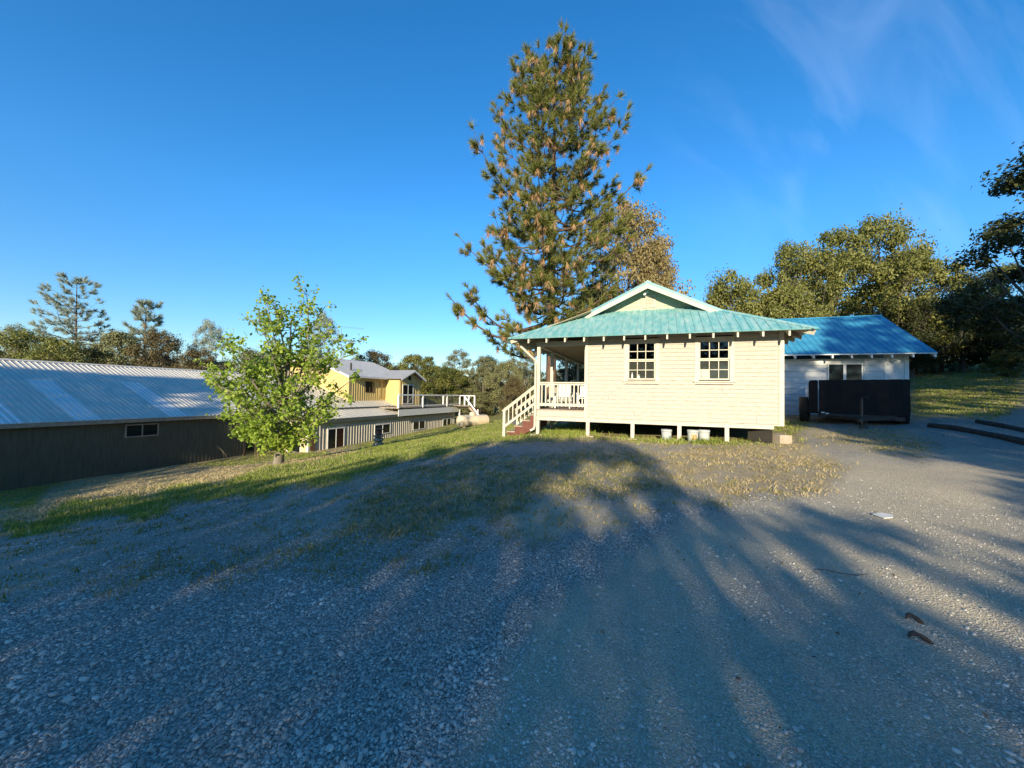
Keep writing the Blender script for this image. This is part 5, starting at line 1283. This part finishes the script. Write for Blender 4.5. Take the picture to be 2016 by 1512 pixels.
# fern-like bush on the slope, dry stalks by the barn
fb_ = ground(1985, 742)
plant('slope_bush', 'leafy bush at the top of the grass slope, right edge', 'bush', fb_[0], fb_[1], bushy, (M['bark'], M['lf_laurel']), (.30, .30, .26))
def stalks(px, py, lb, h, n, leanx):
    P = ground(px, py); t = Acc(); rr_ = np.random.default_rng(int(px))
    for i in range(n):
        q = np.array([leanx * h * rr_.uniform(.5, 1.2), rr_.normal(0, .1), h * rr_.uniform(.7, 1.05)]); t.add(*tube_arr(bez(np.array([rr_.normal(0, .07), rr_.normal(0, .07), -.05]), q, np.array([-.25 * leanx * h, 0, .1 * h]), 7), np.linspace(.014, .006, 7), 4))
    o = link_mesh('dry_stalks', t.mesh('dry_stalks'), None, [M['gr_dry']]); o.location = P; tagobj(o, lb, 'dry plant')
stalks(446, 905, 'bent dry weed stalk in front of the barn, left of the ladder', 1.0, 2, -.55)
stalks(503, 905, 'upright dry weed stalks between the ladder and the young tree', 1.5, 3, .12)
# tall grass tufts by the porch corner
tx, ty = [], []
for px, py, n_, sx in ((1110, 852, 140, 26), (1140, 858, 60, 18), (1070, 856, 50, 20), (1320, 870, 80, 30), (1380, 872, 60, 25), (1500, 868, 50, 30), (1250, 866, 50, 30), (735, 885, 60, 22), (600, 897, 50, 18)):
    for i in range(n_):
        P = ground(px + R8.normal(0, sx), py + R8.normal(0, 2.0)); tx.append(P[0]); ty.append(P[1])
V, F = blades(np.array(tx), np.array(ty), R8.uniform(.06, .20, len(tx)), 6, wd=.006, spread=.06, lean=.7)
o = link_mesh('tall_grass', np_mesh('tall_grass', V, F), None, [M['gr_green']]); tagobj(o, kind='stuff')

# ------------------------------------------------------------------ the trees behind the viewer, whose shade lies over the yard
BV, BF = [], []
def addq(*ps):
    n = len(BV); BV.extend([tuple(p) for p in ps]); BF.append(tuple(range(n, n + len(ps))))
step = 4
for i in range(0, ny - step, step):
    for j in range(0, nx - step, step):
        if abs(gx[j]) < 60 and -3 < gy[i] < 70:
            addq(*[(gx[jj], gy[ii], GZ[ii, jj]) for ii, jj in ((i, j), (i, j + step), (i + step, j + step), (i + step, j))])
addq(W(AL, 0, .7), W(AR, 0, .7), W(AR, 0, 3.4), W(AL, 0, 3.4)); addq(W(EA0, EB, EZ), W(EA1, EB, EZ), W(kR, RB0, 4.3), W(kL, RB0, 4.3))
addq(W(kL, GB, 4.4), W(kR, GB, 4.4), W(RA, GB, 5.4)); addq(W(-3.8, 0, .7), W(AL, 0, .7), W(AL, 0, 3.4), W(-3.8, 0, 3.4))
addq(W(EA0, EB, EZ), W(kL, RB0, 4.3), W(RA, RB0, RZ), W(RA, 9, RZ), W(EA0, 9, EZ)); addq(W(EA1, EB, EZ), W(kR, RB0, 4.3), W(RA, RB0, RZ), W(RA, 9, RZ), W(EA1, 9, EZ))
addq(W(GA0, GB0, .4), W(GA1, GB0, .4), W(GA1, GB0, 3.4), W(GA0, GB0, 3.4)); addq(W(Ge0, GeB, GeZ), W(Ge1, GeB, GeZ), W(Ge1, GrB, GrZ), W(Ge0, GrB, GrZ))
addq(W(BA, B0, -3), W(BA, B1, -3), W(BA, B1, 0), W(BA, B0, 0)); addq(W(rE, B0, rZ0), W(rE, 5.6, rZ0), W(rA, 14, rZ1), W(rA, B0, rZ1))
addq(W(WA, 8, -3), W(WA, 29, -3), W(WA, 29, -.5), W(WA, 8, -.5)); addq(W(YA, 15.3, 0), W(YA, 24, 0), W(YA, 24, 3), W(YA, 15.3, 3)); addq(W(YA, 15.3, 0), W(-35, 15.3, 0), W(-35, 15.3, 4.9), W(YA, 15.3, 3))
_tw = [np.array(tr.matrix_basis @ Vector(p)) for p in ((-1.5, -.03, .2), (1.5, -.03, .2), (1.5, -.03, 1.66), (-1.5, -.03, 1.66))]
addq(*_tw)
bvh = BVHTree.FromPolygons(BV, BF)
LIT = [  # where the photograph shows sun, with how much of it gets through
    ([(985, 540), (1625, 540), (1625, 690), (1545, 700), (1545, 850), (1500, 872), (1400, 884), (1290, 884), (1180, 866), (985, 862)], 1.0),
    ([(1225, 876), (1400, 876), (1500, 860), (1560, 835), (1640, 848), (1760, 886), (1900, 912), (2040, 940), (2040, 1175), (1900, 1128), (1800, 1085), (1740, 1045), (1640, 1010), (1500, 1003), (1430, 992), (1350, 955), (1270, 910)], 1.0),
    ([(1060, 985), (1100, 925), (1180, 905), (1270, 920), (1300, 985), (1240, 1040), (1130, 1045)], .93),
    ([(1280, 900), (1400, 900), (1500, 985), (1440, 990), (1320, 950)], .5),
    ([(1470, 1070), (1570, 1085), (1620, 1190), (1520, 1190)], .9), ([(1620, 1065), (1740, 1080), (1850, 1140), (1930, 1215), (1850, 1240), (1720, 1190)], .95),
    ([(1760, 1200), (1900, 1235), (2040, 1300), (2040, 1430), (1900, 1370)], .92), ([(1310, 1130), (1400, 1140), (1440, 1240), (1360, 1240)], .85), ([(1440, 1230), (1560, 1300), (1560, 1400), (1480, 1350)], .75), ([(1850, 1400), (2016, 1420), (2016, 1512), (1900, 1512)], .6), ([(1900, 1010), (2040, 1060), (2040, 1200), (1960, 1180)], .3),
    ([(100, 985), (220, 945), (330, 930), (420, 903), (490, 890), (610, 880), (960, 800), (1000, 800), (1010, 872), (900, 884), (800, 904), (680, 930), (600, 946), (540, 952), (450, 962), (300, 985), (150, 1010)], 1.0),
    ([(-50, 690), (200, 700), (430, 715), (560, 700), (560, 760), (430, 748), (300, 742), (200, 736), (0, 722), (-50, 720)], 1.0),
    ([(300, 800), (330, 778), (430, 772), (440, 800), (380, 806)], .6), ([(440, 690), (1000, 640), (1000, 830), (890, 852), (610, 890), (500, 880), (440, 815)], 1.0),
    ([(1540, 620), (1700, 615), (1780, 650), (1850, 692), (1700, 690), (1545, 697)], .42), ([(1590, 706), (1790, 700), (1790, 722), (1640, 745), (1590, 745)], .55),
    ([(1795, 768), (2040, 745), (2040, 800), (1950, 812), (1795, 828)], .7), ([(1795, 735), (2040, 690), (2040, 740), (1795, 765)], .25),
]
def litp(px, py):
    p = 0.0
    for poly, pr in LIT:
        if inside(np.array([px]), np.array([py]), poly)[0]: p = max(p, pr)
    return p
mc = np.array([mpos[0] + .2, mpos[1], mpos[2] + Hm * .55])
def clear_of(P):
    for c, r in ((mc, 3.6), (np.array([px_, py_, 12.0]), 4.5)):
        d = c - P; d = d - SUN_DIR * (d @ SUN_DIR)
        if math.hypot(d[0] / r, d[2] / (r if c is mc else 9)) < 1: return False
    return True
R9 = np.random.default_rng(77)
TX = [(-31, -15), (-25, -20), (-19, -13), (-13.5, -19), (-8, -14), (-3, -18), (7.5, -17), (12, -13), (17, -18), (22, -14), (27, -19)]
crowns = [[] for _ in TX]
sd = Vector(SUN_DIR)
Yc = -14.0
for xc in np.arange(-36, 28, .30):
    for hc in np.arange(1.9, 17.5, .18):
        P = np.array([xc + R9.uniform(-.05, .05), Yc, hc + R9.uniform(-.04, .04)])
        hit = bvh.ray_cast(Vector(P), sd, 120)
        if hit[0] is None: continue
        q = proj(np.array(hit[0])[None])[0]
        if q[2] < .3: pl = 0
        else:
            if q[0] < -60: pl = .05
            else: jj = 5 + 13 * np.clip((q[1] - 870) / 200, 0, 1); pl = litp(min(max(q[0], -45), 2030) + R9.normal(0, 2.2 * jj), q[1] + R9.normal(0, jj)) if q[1] > 865 else litp(min(max(q[0], -45), 2030), q[1])
        if q[1] < 560 and q[2] > .3: continue
        if R9.random() < pl: continue
        if not clear_of(P): continue
        # slide along the sunbeam into the nearest crown
        best = min(range(len(TX)), key=lambda i: abs(TX[i][0] - (P[0] + SUN_DIR[0] * (TX[i][1] - Yc) / SUN_DIR[1])) + R9.uniform(0, 1.5))
        dy = TX[best][1] - Yc + R9.normal(0, 1.0); Q = P + SUN_DIR * (dy / SUN_DIR[1])
        crowns[best].append((*Q, 58 - 8 * float(np.clip((q[0] - 900) / 400, 0, 1)) * (q[1] > 1040)))
R8 = np.random.default_rng(5)
for i, (x, y) in enumerate(TX):
    if len(crowns[i]) < 12: continue
    CD = np.array(crowns[i]); C = CD[:, :3]; cm_ = CD[:, 3].astype(int); z0 = float(terr(x, y)); top = C[:, 2].max()
    e = thing('shade_tree', 'unseen oak added off to the right to shade the wood edge', 'tree', (x, y, z0), house=False, group='oaks behind the viewer')
    t = Acc(); path = bez(np.zeros(3), np.array([C[:, 0].mean() - x, 0, (top - z0) * .85]), np.array([.2, 0, 0]), 9); path[0, 2] = -.3
    t.add(*tube_arr(path, np.linspace(.28, .05, 9), 7))
    for c in C[R8.permutation(len(C))[:40]] - (x, y, z0):
        p = path[int(np.clip(c[2] * .6 / path[-1, 2], .15, 1) * 8)]; t.add(*tube_arr(bez(p, c, np.array([0, 0, .2]), 5), np.linspace(.03, .008, 5), 4))
    link_mesh('trunk', t.mesh('trunk', True), e, [M['bark']])
    Cc = np.repeat(C - (x, y, z0), cm_, axis=0); Pq = Cc + R8.uniform(-1, 1, Cc.shape) * (.19, .45, .12)
    V, F_ = leaf_quads(Pq, R8.normal(size=Pq.shape) * .6 + SUN_DIR * -1.2, .102 * R8.uniform(.7, 1.3, len(Pq)), .85)
    link_mesh('crown', np_mesh('crown', V, F_), e, [M['lf_oakdark_shade']])
# unseen trees added off to the right to shade the wood edge
for i, (x, y, s) in enumerate(((31, 9, 1.35), (37, 14, 1.4))):
    plant('shade_tree', 'unseen oak added off to the right to shade the wood edge', 'tree', x, y, oakA, (M['bark'], M['lf_oakdark_shade']), (s, s, s), i * 1.3, 'oaks behind the viewer')
print('faces', sum(len(o.data.polygons) for o in sc.objects if o.type == 'MESH'), 'objs', len(sc.objects), 'shade clumps', [len(c) for c in crowns])
